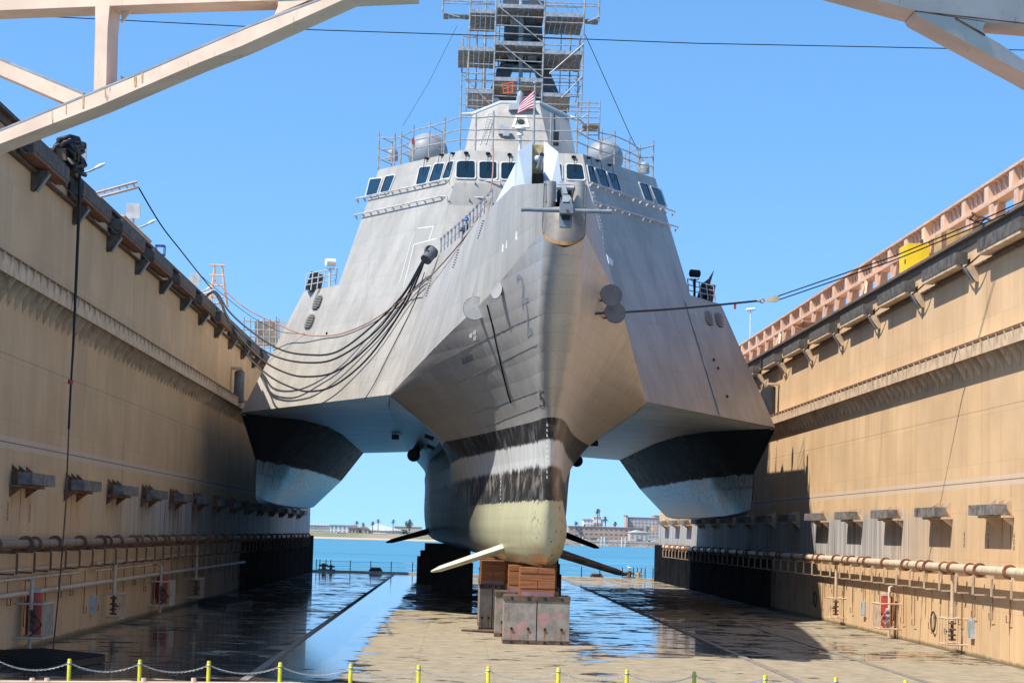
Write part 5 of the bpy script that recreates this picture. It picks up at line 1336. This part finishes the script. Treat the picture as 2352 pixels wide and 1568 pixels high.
m_truss2 = simple('peach_steel_paint_shade', (.76, .46, .35), .5, var=.09, sc=.8, rust=.2)  # same peach paint, tinted pinker to offset blue skylight on the shaded truss
nR = V3((.42, -.91, 0)).normalized(); pR = plane_at(2300, 200, 56, nR)
def TR(x, y): return PP(1525+x/2.844, y/2.844, pR)
o = thing('swing_bridge', 'shaded steel bridge truss cutting across the upper right corner', 'bridge truss', TR(2352, 300))
trussmember(o, 'bottom_chord', [TR(1050, -90), TR(1380, 0), TR(1640, 70), TR(2100, 140), TR(2352, 160), TR(4200, 330), TR(4200, -200), TR(1050, -400)], nR, (0, 1.3, 0), m_truss2)
trussmember(o, 'diagonal_member', [TR(1640, 76), TR(1660, 105), TR(1900, 235), TR(2352, 480), TR(4100, 1480), TR(4100, 1390), TR(2352, 395), TR(2200, 290), TR(2095, 230), TR(2082, 185), TR(2100, 146)], nR, (0, 1.3, 0), m_truss2)
build(MB().box((TR(4200, 300).x-.1, TR(4200, 300).y-.5, 0), (TR(4200, 300).x+1.3, TR(4200, 300).y+1.5, 18.5)), 'hinge_post', m_truss2, o)
m = MB().beam(TR(1900, 120)+nR*.01, TR(2095, 232)+nR*.01, .05, .03, nR); m.beam(TR(1640, 74), TR(2900, 216), .03, .03, nR); build(m, 'flange_edge', m_rust, o)

# ================================================================== keel and side blocks
m_conc = NT('worn_block_steel'); t = m_conc; Xq, Dq, Zq = t.xyz(); a = t.noise(sc=2.2, detail=8, rough=.7); b_ = t.noise(scale=(4, 4, .5), sc=1.5, detail=6, off=(3, 2, 1)); c2 = t.noise(sc=1.1, detail=4, off=(8, 0, 4))
c = t.mix(t.step(a, .3, .7), (.20, .18, .155), (.34, .315, .275)); c = t.mix(t.math('MULTIPLY', t.step(b_, .6, .72), .6), c, (.24, .12, .06))
c = t.mix(t.math('MULTIPLY', t.step(c2, .56, .64), .55), c, (.50, .20, .20)); t.bump(a, .4, .03); m_conc = t.out(c, .7)
t = NT('orange_fir_timber'); a = t.noise(scale=(.6, 1, 9), sc=1.2, detail=6); d2 = t.noise(scale=(3, 3, 14), sc=1.5, detail=3, off=(1, 2, 3))
c = t.mix(t.step(a, .3, .7), (.20, .065, .025), (.34, .14, .05)); c = t.mix(t.math('MULTIPLY', t.step(d2, .62, .68), .7), c, (.08, .03, .015)); t.bump(a, .4, .01); m_fir = t.out(c, .7)
def keelblock(X, D, h0, htop, w_, dpt, lab, group, tim_w=None, detail=True):
    o = thing('keel_block', lab, 'keel block', (X, D, 0), group)
    n_ = 2 if detail else 1
    for i in range(n_):
        x0 = X-w_/2+w_*i/n_+.02; x1 = X-w_/2+w_*(i+1)/n_-.02
        build(MB().box((x0, D, .14), (x1, D+dpt, h0-.14)), 'base_box', m_conc, o)
    m = MB().box((X-w_/2, D-.03, h0-.2), (X+w_/2, D+dpt, h0)); m.box((X-w_/2, D-.03, .0), (X+w_/2, D+dpt, .17)); build_split(m, 'edge_plate', m_dkrust, o)
    if detail:
        m = MB()
        for i in range(4):
            x = X-w_/2+w_*(i+.5)/4
            for z in (.09, .62, h0-.1): m.disc((x, D-.035, z), (0, 1, 0), .055, .03, 12)
        build_split(m, 'bolt_hole', m_black, o)
        m = MB()
        for i in range(4):
            x = X-w_/2+w_*(i+.5)/4; m.quad((x-.04, D-.003, .58), (x+.04, D-.003, .58), (x+.02, D-.003, .2), (x-.03, D-.003, .2))
        build_split(m, 'rust_streak', m_brownrust, o, fix=False)
    tw = tim_w or w_*.62; z = h0; k = 0
    while z < htop-.05:
        hh = min(.3, htop-z); m = MB()
        if k % 2 == 0:
            m.box((X-tw/2, D+.05, z+.004), (X+tw/2, D+dpt-.05, z+hh-.004))
        else:
            nn = 2
            for i in range(nn): m.box((X-tw/2+tw*i/nn+.01, D+.03, z+.004), (X-tw/2+tw*(i+1)/nn-.01, D+dpt-.03, z+hh-.004))
        build(m, 'timber_layer', m_fir, o); z += hh; k += 1
    if detail:
        m = MB().box((X-tw/2+.05, D+.0, h0+.001), (X+tw/2-.05, D+.045, h0+.18)); build(m, 'clamp_plate', simple('mauve_clamp', (.25, .14, .16), .6), o)
    return o
GB = 'keel blocks in a row under the main hull'
keelblock(3.36, 87.4, 1.92, 3.04, 2.66, 2.2, 'front keel block with two grey box halves and rusty bolt holes', GB, 1.4)
def kb(px, py, D, *a, **k): q = P(px, py, D); return keelblock(q.x, D, *a, **k)
keelblock(3.0, 93.2, 1.92, 3.04, 2.4, 2.0, 'keel block directly behind the front one, mostly hidden', GB, 1.3)
keelblock(1.75, 97.5, 2.1, 3.15, 1.15, 2.2, 'narrow keel block with yellow smear, left of the front block', GB, 1.05)
keelblock(1.75, 103.5, 2.1, 3.2, 1.1, 2.2, 'narrow keel block behind the yellow smeared one', GB, 1.0)
keelblock(1.8, 109.5, 2.1, 3.2, 1.1, 2.2, 'third narrow keel block back, left of the keel line', GB, 1.0)
keelblock(4.3, 103, 1.9, 3.2, 1.4, 2.2, 'shadowed keel block right of the keel line behind the front block', GB, 1.1)
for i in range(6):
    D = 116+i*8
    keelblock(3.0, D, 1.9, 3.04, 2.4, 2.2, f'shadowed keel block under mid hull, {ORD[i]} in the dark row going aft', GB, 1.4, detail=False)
m_shade = simple('shade_dark_block', (.022, .02, .02), .8, var=.4)  # shadow under the hull put into the near-black block colour
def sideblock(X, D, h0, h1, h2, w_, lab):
    o = thing('side_block', lab, 'side block', (X, D, 0), 'shade-darkened side blocks beside the keel')
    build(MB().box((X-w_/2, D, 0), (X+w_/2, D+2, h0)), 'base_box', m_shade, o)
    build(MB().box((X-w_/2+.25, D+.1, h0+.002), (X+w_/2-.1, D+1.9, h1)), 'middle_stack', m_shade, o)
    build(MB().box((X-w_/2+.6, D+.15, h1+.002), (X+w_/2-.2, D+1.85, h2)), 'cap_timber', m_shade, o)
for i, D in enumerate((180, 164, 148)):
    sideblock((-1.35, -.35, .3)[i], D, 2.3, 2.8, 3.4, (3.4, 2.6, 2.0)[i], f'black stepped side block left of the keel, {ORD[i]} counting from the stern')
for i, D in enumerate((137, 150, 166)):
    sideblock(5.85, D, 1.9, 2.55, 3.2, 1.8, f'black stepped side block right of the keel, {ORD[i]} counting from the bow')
# side hull support blocks (far, in shade, under the outer hulls)
for s, nm in ((-1, 'left'), (1, 'right')):
    for i, D in enumerate((140, 152, 164, 176)):
        X = xc(D)+s*15.0
        if True: continue
        o = thing('docking_block', f'dark docking block under the {nm} side hull, {ORD[i]} going aft', 'docking block', (X, D, 0), 'docking blocks under the side hulls')
        build(MB().box((X-1.0, D, 0), (X+1.0, D+1.8, 4.4)), 'base_box', m_shade, o); build(MB().box((X-.8, D+.1, 4.402), (X+.8, D+1.7, 5.78)), 'timber_stack', m_shade, o)

# pipe lying on the floor beside the blocks
q = PZ(1135, 1449, .08); q2 = PZ(1060, 1446, .08); o = thing('floor_pipe', 'short dark pipe lying on the floor left of the front block', 'pipe', q)
build(MB().tube([q2, q], [.05, .08], 10), 'pipe_body', m_dkrust, o, smooth=50); build(MB().tube([q, q+V3((.12, 0, 0))], .14, 12), 'pipe_flange', m_rust, o)
# ventilation mats on the floor by the left wall
def mat_thing(name, lab, quad, h, mat, ribs=14):
    q = [PZ(x, y, h) for x, y in quad]; o = thing(name, lab, 'floor mat', (sum(q, V3())/4))
    build(MB().prism([V3((p.x, p.y, .02)) for p in q], (0, 0, h-.02)), 'mat_sheet', mat, o)
    m = MB()
    for i in range(ribs): t_ = (i+.5)/ribs; m.beam(q[0].lerp(q[1], t_)+V3((0, 0, .03)), q[3].lerp(q[2], t_)+V3((0, 0, .03)), .05, .05)
    build(m, 'mat_rib', m_black, o)
mat_thing('ribbed_mat', 'large black ribbed mat on the floor below the hanging hose', [(-120, 1500), (100, 1490), (242, 1505), (150, 1520)], .22, simple('mat_black', (.02, .024, .022), .6))
mat_thing('ribbed_mat', 'smaller black ribbed pallet farther along the left wall foot', [(455, 1378), (520, 1368), (580, 1377), (520, 1388)], .2, simple('mat_grey', (.05, .06, .065), .5))
q = PZ(1780, 1385, 0); o = thing('pallet_stack', 'dark stack of staging boards on the floor by right wall', 'boards', (q.x, q.y, 0))
for k in range(4): build(MB().box((q.x-1.8+.2*k, q.y-1, .05+.22*k), (q.x+2.2-.1*k, q.y+2, .18+.22*k)), 'board_layer', m_dkrust, o)
q = PZ(1862, 1412, 0)

# ================================================================== chain barrier at the near end
GP = 'yellow posts of the chain barrier in the foreground'
tops = []
xs_ = [(-3, 1508), (160, 1512), (322, 1514), (480, 1517), (644, 1520), (806, 1523), (962, 1526), (1122, 1529), (1283, 1532), (1440, 1536), (1595, 1541), (1758, 1549), (1920, 1554), (2080, 1560), (2240, 1565)]
post0 = None; DP = 55
for i, (x, y) in enumerate(xs_):
    p = P(x, y, DP)
    if not 0 < i < 14:
        tops.append(p); continue
    if post0 is None:
        post0 = thing('barrier_post', 'yellow chain barrier post, first from the left', 'post', (p.x, DP, p.z-1.1), GP)
        z0 = p.z-1.1; build(MB().tube([(p.x, DP, z0+.02), (p.x, DP, p.z-.02), (p.x, DP, p.z)], [.05, .05, .04], 14), 'post_tube', m_yellow, post0, smooth=50)
        build(MB().box((p.x-.1, DP-.1, z0), (p.x+.1, DP+.1, z0+.02)), 'base_plate', m_yellow, post0)
        build(MB().torus((p.x, DP, p.z-.1), (0, 0, 1), .058, .012, 14, 5), 'chain_ring', m_chain, post0)
    else: copy_tree(post0, loc=(p.x, DP, p.z-1.1), label=f'yellow chain barrier post, {ORD[i-1]} from the left')
    tops.append(p)
for i, (a, c) in enumerate(zip(tops, tops[1:])):
    m = MB(); n_ = 34; sag = .18+.03*random.random(); a2, c2 = a-V3((0, 0, .1)), c-V3((0, 0, .1))
    pt = [a2.lerp(c2, k/n_)-V3((0, 0, sag*4*(k/n_)*(1-k/n_))) for k in range(n_+1)]
    for k in range(n_):
        d = (pt[k+1]-pt[k]); e = V3((0, .018, 0)) if k % 2 else V3((0, 0, .018)); u = pt[k]-d*.15; v = pt[k+1]+d*.15
        m.tube([u, u.lerp(v, .2)+e, u.lerp(v, .8)+e, v, u.lerp(v, .8)-e, u.lerp(v, .2)-e, u], .006, 4, False)
    build(m, 'barrier_chain', m_chain, None, origin=a2, label=f'sagging chain between barrier posts, {ORD[i]} span from the left', cat='chain', group='chains strung between the yellow posts')
# apron the barrier stands on
zb_ = tops[5].z-1.1
build(MB().box((XL-6, 54.0, -.6), (XR+6, 56.0, min(t_.z for t_ in tops)-1.12)), 'near_apron', m_ledge, kind='structure')
# pale pink kerb beam lower left with studs
a, c = P(-60, 1562, 53), P(690, 1567, 53); o = thing('kerb_beam', 'pale pink steel kerb beam at the lower left edge', 'kerb', a)
build(MB().beam(a-V3((0, 0, .1)), c-V3((0, 0, .1)), .3, .2), 'beam_body', m_truss, o)
for x in (74, 108, 330, 445): p = P(x, 1556, 53); build(MB().tube([p-V3((0, 0, .12)), p], .06, 8), 'kerb_stud', m_truss, o)

# ================================================================== far end of the dock
G2 = 'thin dark railing stanchions along the far end of the dock'
yE = DE+1.2
def zf(x, y): return P(x, y, yE)
st0 = None; sx = [(727, 1284), (735, 1284), (749, 1285), (760, 1285), (805, 1285), (852, 1286), (899, 1287), (948, 1288), (1336, 1297), (1378, 1300), (1430, 1302), (1455, 1302), (1464, 1303), (1473, 1303), (1482, 1304), (1500, 1306)]
prev = None; k_ = 0
fx = [p for p in sx]
for i, (x, y) in enumerate(fx):
    p = zf(x, y); p.z = .16
    if st0 is None:
        st0 = thing('railing_stanchion', 'far end railing stanchion, first from the left', 'stanchion', p, G2); build(MB().tube([p, p+V3((0, 0, 1.05))], .045, 6), 'stanchion_pole', m_dark, st0)
    else: copy_tree(st0, loc=p, label=f'far end railing stanchion, {ORD[i]} from the left')
def rope_(name, lab, x0, x1, z, n_=9):
    q = [V3((zf(x0+(x1-x0)*i/n_, 1300).x, yE, z-.04*(i % 2))) for i in range(n_+1)]; build(MB().tube(q, .02, 5), name, m_chain, None, origin=q[0], label=lab, cat='rope', group='far end railing ropes')
rope_('railing_rope', 'upper rope of the left far end railing', 727, 1000, 1.1); rope_('railing_rope', 'lower rope of the left far end railing', 727, 1000, .6)
rope_('railing_rope', 'upper rope of the right far end railing', 1300, 1515, 1.1); rope_('railing_rope', 'lower rope of the right far end railing', 1300, 1515, .6)
for x, lab in ((863, 'dark trapezoid chock on the dock end left of the hull'), (1372-1, 'dark trapezoid chock on the dock end right of the hull')):
    p = zf(x, 1300); p.z = .16; o = thing('mooring_chock', lab, 'chock', p, 'mooring chocks on the dock end')
    build(MB().prism([p+V3((-.68, 0, 0)), p+V3((.68, 0, 0)), p+V3((.68, 0, .12)), p+V3((.45, 0, .38)), p+V3((-.45, 0, .38)), p+V3((-.68, 0, .12))], (0, .6, 0)), 'chock_body', m_dkrust, o)
    build(MB().box(p+V3((-.4, -.02, .1)), p+V3((.4, -.005, .25))), 'chock_throat', m_black, o)
def bollard(x, lab, mat, k=1.):
    p = zf(x, 1305); p.z = .16; o = thing('bollard', lab, 'bollard', p, 'bollards at the far end of the dock')
    build(MB().box(p+V3((-.5*k, -.3, 0)), p+V3((.5*k, .3, .1))), 'bollard_base', mat, o); build(MB().tube([p+V3((0, 0, .1)), p+V3((0, 0, .62*k))], .16*k, 12), 'bollard_post', mat, o)
    build(MB().tube([p+V3((-.42*k, 0, .42*k)), p+V3((.42*k, 0, .42*k))], .1*k, 8), 'bollard_arm', mat, o)
bollard(743, 'dark rusty bollard at the left end of the dock sill', m_dkrust, 1.1); bollard(760, 'smaller dark bollard beside the left one', m_dkrust, .9); bollard(1596-0.0 if False else 1467, 'ochre painted bollard near the right dock corner', simple('ochre_paint', (.55, .36, .12), .6), 1.)
bollard(1446, 'dark bollard with a gull standing on it', m_dkrust, 1.2)
# gull
p = zf(1446, 1300); p.z = .16+.86; o = thing('gull', 'white gull standing on the dark bollard at the dock end', 'bird', p)
me = MB().sphere(p+V3((0, 0, .2)), .11, 14, 8, -.98, .8); me.v = [V3((v.x+(v.x-p.x)*.9, v.y, v.z)) for v in me.v]
build(me, 'body', m_white, o, smooth=60); b = MB().sphere(p+V3((-.17, 0, .33)), .06, 10, 6, -.98); b.tube([p+V3((-.22, 0, .33)), p+V3((-.29, 0, .32))], [.02, .004], 6); build(b, 'head', m_white, o, smooth=60)
build(MB().prism([p+V3((0, -.09, .25)), p+V3((.3, -.03, .2)), p+V3((.05, -.1, .14))], (0, .02, 0)), 'wing', m_ltgrey, o)
build(MB().tube([p+V3((-.03, 0, 0)), p+V3((-.03, 0, .12))], .01, 5).tube([p+V3((.04, 0, 0)), p+V3((.04, 0, .12))], .01, 5), 'legs', m_rust, o)
# beige end pier of the right wall
p = P(1531, 1200, DE); o = thing('dock_end_pier', 'sunlit beige end of the right dock wall beside the water', 'pier', (p.x, DE, 0))
xa_ = P(1518, 1230, DE).x
build(MB().box((xa_, DE-.39, 0), (XR+.3, DE+.6, 4.9)), 'pier_face', m_wall, o); build(MB().box((xa_-.9, DE-.5, 5.0), (XR-.2, DE+.5, 5.55)), 'pier_fender', m_ledge, o)

# ================================================================== far shore
random.seed(11)
def FP(x, y, D): return P(x, y, D)
def house_(name, lab, x0, x1, yt, yb, D, wall, roof=None, dep=18, wins=None, parapet=False, cat='building', gable=None):
    a = FP(x0, yb, D); c = FP(x1, yt, D); zb = a.z-1.5
    o = thing(name, lab, cat, (a.x, D, zb))
    build(MB().box((a.x, D, zb), (c.x, D+dep, c.z)), 'wall', wall, o)
    if gable:
        m = MB().prism([V3((a.x-.4, D-.5, c.z+.01)), V3((c.x+.4, D-.5, c.z+.01)), V3(((a.x*gable[1]+c.x*(1-gable[1])), D-.5, c.z+gable[0]))], (0, dep+1, 0)); build(m, 'roof', roof, o)
    elif roof: build(MB().box((a.x-.3, D-.4, c.z+.01), (c.x+.3, D+dep+.3, c.z+.5)), 'roof', roof, o)
    if wins:
        nx, nz, fw, fh_, mat = wins
        for i in range(nx):
            for j in range(nz):
                wx = a.x+(c.x-a.x)*(i+.5)/nx; wz = a.z+(c.z-a.z)*(j+.5)/nz; w2 = (c.x-a.x)/nx*fw/2; h2 = (c.z-a.z)/nz*fh_/2
                build(MB().box((wx-w2, D-.12, wz-h2), (wx+w2, D-.01, wz+h2)), 'window', mat, o)
    return o
def cm(n, c): return simple(n, c, .8, var=.08, sc=.2)
w_beige, w_pink, w_white, w_tan2 = cm('beige_stucco', (.52, .44, .36)), cm('pink_stucco', (.50, .40, .34)), cm('white_stucco', (.68, .66, .63)), cm('tan_brick', (.40, .29, .23))
g_blue = cm('blue_grey_glass', (.22, .28, .34)); r_white = cm('white_roof', (.78, .79, .80)); r_tile = cm('tile_roof', (.36, .22, .18)); g_dk = cm('dark_opening', (.12, .12, .14))
house_('warehouse', 'long white roofed warehouse at the left end of the far shore', 690, 757, 1206, 1226, 1400, w_beige, r_white, wins=(9, 2, .75, .6, g_blue))
house_('open_frame_building', 'pale frame building with blue panels right of the white warehouse', 757, 806, 1207, 1226, 1395, w_white, cm('teal_roof', (.25, .40, .45)), wins=(5, 2, .5, .7, g_blue))
house_('shore_house', 'brown walled house with tiled roof left of the palms', 800, 824, 1212, 1225, 1390, w_tan2, r_tile, gable=(2, .5), wins=(3, 1, .5, .5, g_dk))
house_('shore_house', 'tan house with tiled roof directly beside the brown walled one', 822, 846, 1213, 1226, 1392, w_pink, r_tile, gable=(1.6, .5), wins=(2, 1, .4, .5, g_dk))
house_('hangar', 'large hall with long sloping white roof behind the beach palms', 838, 925, 1219, 1230, 1396, w_beige, r_white, gable=(4.4, .72), wins=(1, 1, .16, .4, g_dk))
house_('white_shed', 'low white roofed shed in front of the long sloping hall', 858, 886, 1225, 1232, 1375, w_white, r_white, wins=(4, 1, .7, .6, g_dk))
house_('flat_block', 'flat beige block behind the palms left of the hull', 905, 968, 1210, 1225, 1440, w_beige, w_white)
house_('long_brick_building', 'long low tan brick building on the right far shore', 1306, 1478, 1213, 1240, 1410, w_tan2, r_tile, wins=(15, 3, .5, .22, g_dk))
house_('brick_annex', 'small tan annex in front of the long brick building', 1306, 1330, 1222, 1240, 1385, w_tan2, None, wins=(2, 1, .6, .5, g_dk))
house_('white_office_block', 'white stepped office block with rooftop aerials behind the brick building', 1340, 1385, 1194, 1215, 1500, w_white, r_tile, wins=(6, 3, .5, .4, g_blue))
house_('office_tower', 'small square tower rising out of the white office block', 1363, 1381, 1187, 1195, 1498, w_white, w_white, wins=(3, 1, .4, .4, g_blue))
house_('apartment_block', 'wide multi storey apartment block at the right of the far shore', 1438, 1514, 1190, 1234, 1480, w_pink, r_tile, wins=(9, 6, .58, .55, g_blue))
house_('stair_tower', 'narrow taller stair tower at the left end of the apartment block', 1436.5, 1442, 1184, 1234, 1476, w_pink, r_tile)
house_('rooftop_plant', 'raised pale rooftop box at the right end of the apartment block', 1503, 1518, 1184, 1190, 1485, w_pink, w_pink)
house_('white_hall', 'white rounded hall in front of the apartment block', 1447, 1490, 1223, 1242, 1375, w_beige, w_white, gable=(1.4, .6), wins=(4, 1, .4, .35, g_blue))
# aerial on the tower
q = FP(1376, 1188, 1498); o = thing('roof_aerial', 'tall aerial on the roof of the white office block', 'aerial', q); build(MB().tube([q, q+V3((0, 0, 5.5))], .35, 6), 'aerial_mast', g_dk, o); build(MB().tube([q+V3((0, 0, 4)), q+V3((0, 0, 5.4))], .7, 6), 'aerial_drum', g_blue, o)
# palms
m_frond = simple('palm_green', (.075, .10, .045), .7, var=.4, sc=.8); m_trunk = simple('palm_trunk', (.20, .16, .12), .9)
def palm_proto(h, r, ragged=False):
    o = thing('palm_tree', 'palm', 'palm tree', (0, 0, 0), 'palm trees along the far shore')
    build(MB().tube([(0, 0, 0), (.1, 0, h*.5), (0, 0, h)], [.38, .26, .22], 7), 'trunk', m_trunk, o)
    m = MB(); n_ = 34
    for i in range(n_):
        a = random.random()*6.28; el = random.uniform(-.9, 1.3); L = r*random.uniform(.75, 1.15); d = V3((math.cos(a)*math.cos(el), math.sin(a)*math.cos(el), math.sin(el)))
        side = V3((-math.sin(a), math.cos(a), 0)); p0 = V3((0, 0, h)); wds = (.05, .5, .45, .04); ps = []
        for k in range(4):
            u = k/3; c = p0+d*L*u-V3((0, 0, L*.45*u*u)); ps.append((c-side*wds[k]*r*.28, c+side*wds[k]*r*.28-V3((0, 0, .1))))
        for k in range(3): m.quad(ps[k][0], ps[k+1][0], ps[k+1][1], ps[k][1])
    build(m, 'crown', m_frond, o, fix=False); return o
random.seed(5)
pr = palm_proto(10, 2.1)
palms = [(749, 1193, 1229, 1.0), (757, 1197, 1229, .8), (819+0, 0, 0, 0)]
plist = [(830, 1193, 1232, 'small distant palm left of the two beach palms'), (838, 1196, 1232, 'tiny distant palm behind the sloping hall'), (818+37, 1196, 1232, 'bushy palm standing just left of the tallest beach palm'), (868, 1191, 1230, 'tallest palm beside the sloping white roof'), (902, 1192, 1232, 'slim palm in the middle of the left shore'), (942-1, 1192, 1236, 'palm left of the dark lower hull edge'), (1322, 1196, 1232, 'palm at the left end of the long brick building'), (1341, 1204, 1240, 'shorter palm in front of the brick building'), (1372, 1168, 1212, 'very tall palm rising above the white office block'), (1390, 1186, 1236, 'tall thin palm in front of the brick building centre'), (1412, 1197, 1238, 'palm near the right end of the brick building'), (1434, 1214, 1240, 'bushy palm at the corner of the brick building'), (1487, 1208, 1240, 'palm in front of the white rounded hall')]
plist[0] = (819-1, 1195, 1230, plist[0][3]); plist[1] = (833, 1198, 1230, plist[1][3])
first = True
for i, (x, yt, yb, lab) in enumerate(plist):
    D = 1360+8*i; b0 = P(x, yb, D); h = P(x, yt, D).z-b0.z; s_ = max(.6, (h-1)/10)
    if first: pr.location = b0; pr['label'] = lab; pr.scale = (s_, s_, s_); first = False
    else: copy_tree(pr, loc=b0, label=lab, scale=(s_*random.uniform(.95, 1.15),)*2+(s_,), rz=random.random()*6)
# round leafy trees and shrubs
m_leaf = simple('leaf_green', (.06, .085, .04), .8, var=.5, sc=.6)
def bush(name, lab, x, y, rx, rz_, D, n_=420, trunk=True):
    c = P(x, y, D); k = D/5000; o = thing(name, lab, 'tree' if trunk else 'shrub', (c.x, D, c.z-rz_*k), 'trees and shrubs along the far shore')
    if trunk: build(MB().tube([(c.x, D, c.z-rz_*k*1.3), (c.x, D, c.z)], [.5, .25], 6), 'trunk', m_trunk, o)
    m = MB(); cl = [(random.uniform(-.6, .6), random.uniform(-.6, .6), random.uniform(-.5, .5), random.uniform(.3, .55)) for _ in range(9)]
    for i in range(n_):
        u, v, w_, r_ = random.choice(cl); d = V3((random.gauss(0, 1), random.gauss(0, 1), random.gauss(0, 1))).normalized()*r_*random.uniform(.7, 1.05)
        q = V3((c.x+(u+d.x)*rx*k, D+(v+d.y)*rx*k, c.z+(w_+d.z)*rz_*k)); e1 = V3((random.gauss(0, 1), random.gauss(0, 1), random.gauss(0, 1))).normalized()*rx*k*.10; e2 = e1.orthogonal().normalized()*rx*k*.08
        m.quad(q-e1, q-e2, q+e1, q+e2)
    build(m, 'crown' if trunk else 'foliage', m_leaf, o, fix=False)
bush('leafy_tree', 'big dark round tree between brick building and apartment block', 1452, 1216, 14, 9, 1420, 700)
bush('leafy_tree', 'pale leafy tree in front of the white office block', 1363, 1210, 8, 8, 1450)
bush('leafy_tree', 'wide feathery palm like tree just left of the hull', 937+3, 1205, 10, 10, 1380, 500)
bush('leafy_tree', 'low green trees behind the flat beige block', 925, 1222, 16, 7, 1400, 500)
for i, (x, y, rx, rz_, lab) in enumerate([(864, 1232, 12, 4, 'green shrub clump on the beach below the shed'), (893, 1232, 16, 5.5, 'largest green shrub clump behind the beach'), (920, 1231, 12, 4, 'green shrub clump left of the bare palm trunk'), (958, 1233, 12, 4.5, 'green shrub clump next to the hull'), (1480, 1243, 16, 3.4, 'dark shrub row below the white rounded hall'), (1362, 1238, 10, 3.5, 'low shrub in front of the brick building'), (1345, 1245, 8, 3, 'dark shrub near the pier lamps'), (1500, 1246, 12, 2.6, 'dark shrub at the right end of the far shore'), (815, 1233, 14, 2.6, 'low dark hedge above the left beach'), (760, 1232, 20, 2.4, 'low olive scrub above the beach at the far left')]): bush('shrub', lab, x, y, rx, rz_, 1356, 350, False)
# parked vehicles and boats on the shore
car_b = [cm('car_white', (.75, .75, .75)), cm('car_blue', (.08, .16, .32)), cm('car_silver', (.45, .46, .48)), cm('car_dark', (.05, .06, .08))]
cols = ['white', 'blue', 'silver', 'dark']
crs = [(778, 1229, 0, 'white van parked beside the shore house'), (790, 1231, 3, 'dark car parked right of the white van'), (836, 1232, 2, 'silver car parked in front of the sloping hall'), (1351, 1243, 0, 'white car left of the pier lamps'), (1364, 1243, 1, 'blue car beside the white car by the brick building'), (1380, 1243, 0, 'white car right of the blue one, below the brick wall'), (1396, 1243, 2, 'silver car at the middle of the brick building'), (1497, 1244, 0, 'white car at the far right of the shore'), (1486, 1244, 2, 'silver car left of the rightmost white car'), (1470, 1243, 1, 'blue car below the white rounded hall')]
for x, y, ci, lab in crs:
    c = P(x, y, 1350); o = thing('parked_car', lab, 'van' if 'van' in lab else 'car', c, 'vehicles parked on the far shore'); hh = 1.6 if 'van' in lab else .9
    m = MB().prism([c+V3((-2.2, 0, .3)), c+V3((2.2, 0, .3)), c+V3((2.2, 0, .9)), c+V3((1.4, 0, 1.0)), c+V3((.9, 0, .6+hh)), c+V3((-1.5, 0, .6+hh)), c+V3((-2.2, 0, 1.0))], (0, 1.8, 0)); build(m, 'body', car_b[ci], o)
    for dx in (-1.35, 1.35): build(MB().tube([c+V3((dx, -.03, .32)), c+V3((dx, .2, .32))], .32, 10), 'wheel', m_black, o)
    build(MB().prism([c+V3((-1.3, -.02, 1.0)), c+V3((1.2, -.02, 1.0)), c+V3((.8, -.02, .5+hh)), c+V3((-1.2, -.02, .5+hh))], (0, .01, 0)), 'side_window', g_dk, o)
# white piles off the right shore
for i, x in enumerate((1338, 1382-1, 1396-8, 1428, 1434+2)):
    p = P(x, 1251, 1312); o = build(MB().tube([V3((p.x, 1312, -2)), V3((p.x, 1312, 3.2)), V3((p.x, 1312, 3.6))], [.35, .35, .1], 8), 'mooring_pile', w_white, None, origin=(p.x, 1312, -2), label=f'white mooring pile off the right shore, {ORD[i]} from the left', cat='pile', group='white piles off the right shore')
build(MB().box((P(1330, 1250, 1314).x, 1313, -.2), (P(1530, 1250, 1314).x, 1315, .6)), 'floating_pier', cm('pier_grey', (.25, .22, .2)), None, origin=(80, 1314, 0), label='low grey pier along the right far shore', cat='pier')
# hangar roof gulls etc. are too small to matter; hull wires

# ================================================================== thin sea air that softens the far shore
hz = NT('haze_air'); vp = hz.n('ShaderNodeVolumePrincipled'); vp.inputs['Color'].default_value = (.85, .92, 1, 1); vp.inputs['Density'].default_value = .00004; vp.inputs['Anisotropy'].default_value = .3
hz.t.nodes.remove(hz.b); hz.l(vp.outputs[0], hz.t.nodes['Material Output'].inputs['Volume'])
build(MB().box((-1500, -20, -4), (1800, 3100, 60)), 'haze', hz.m, kind='stuff')
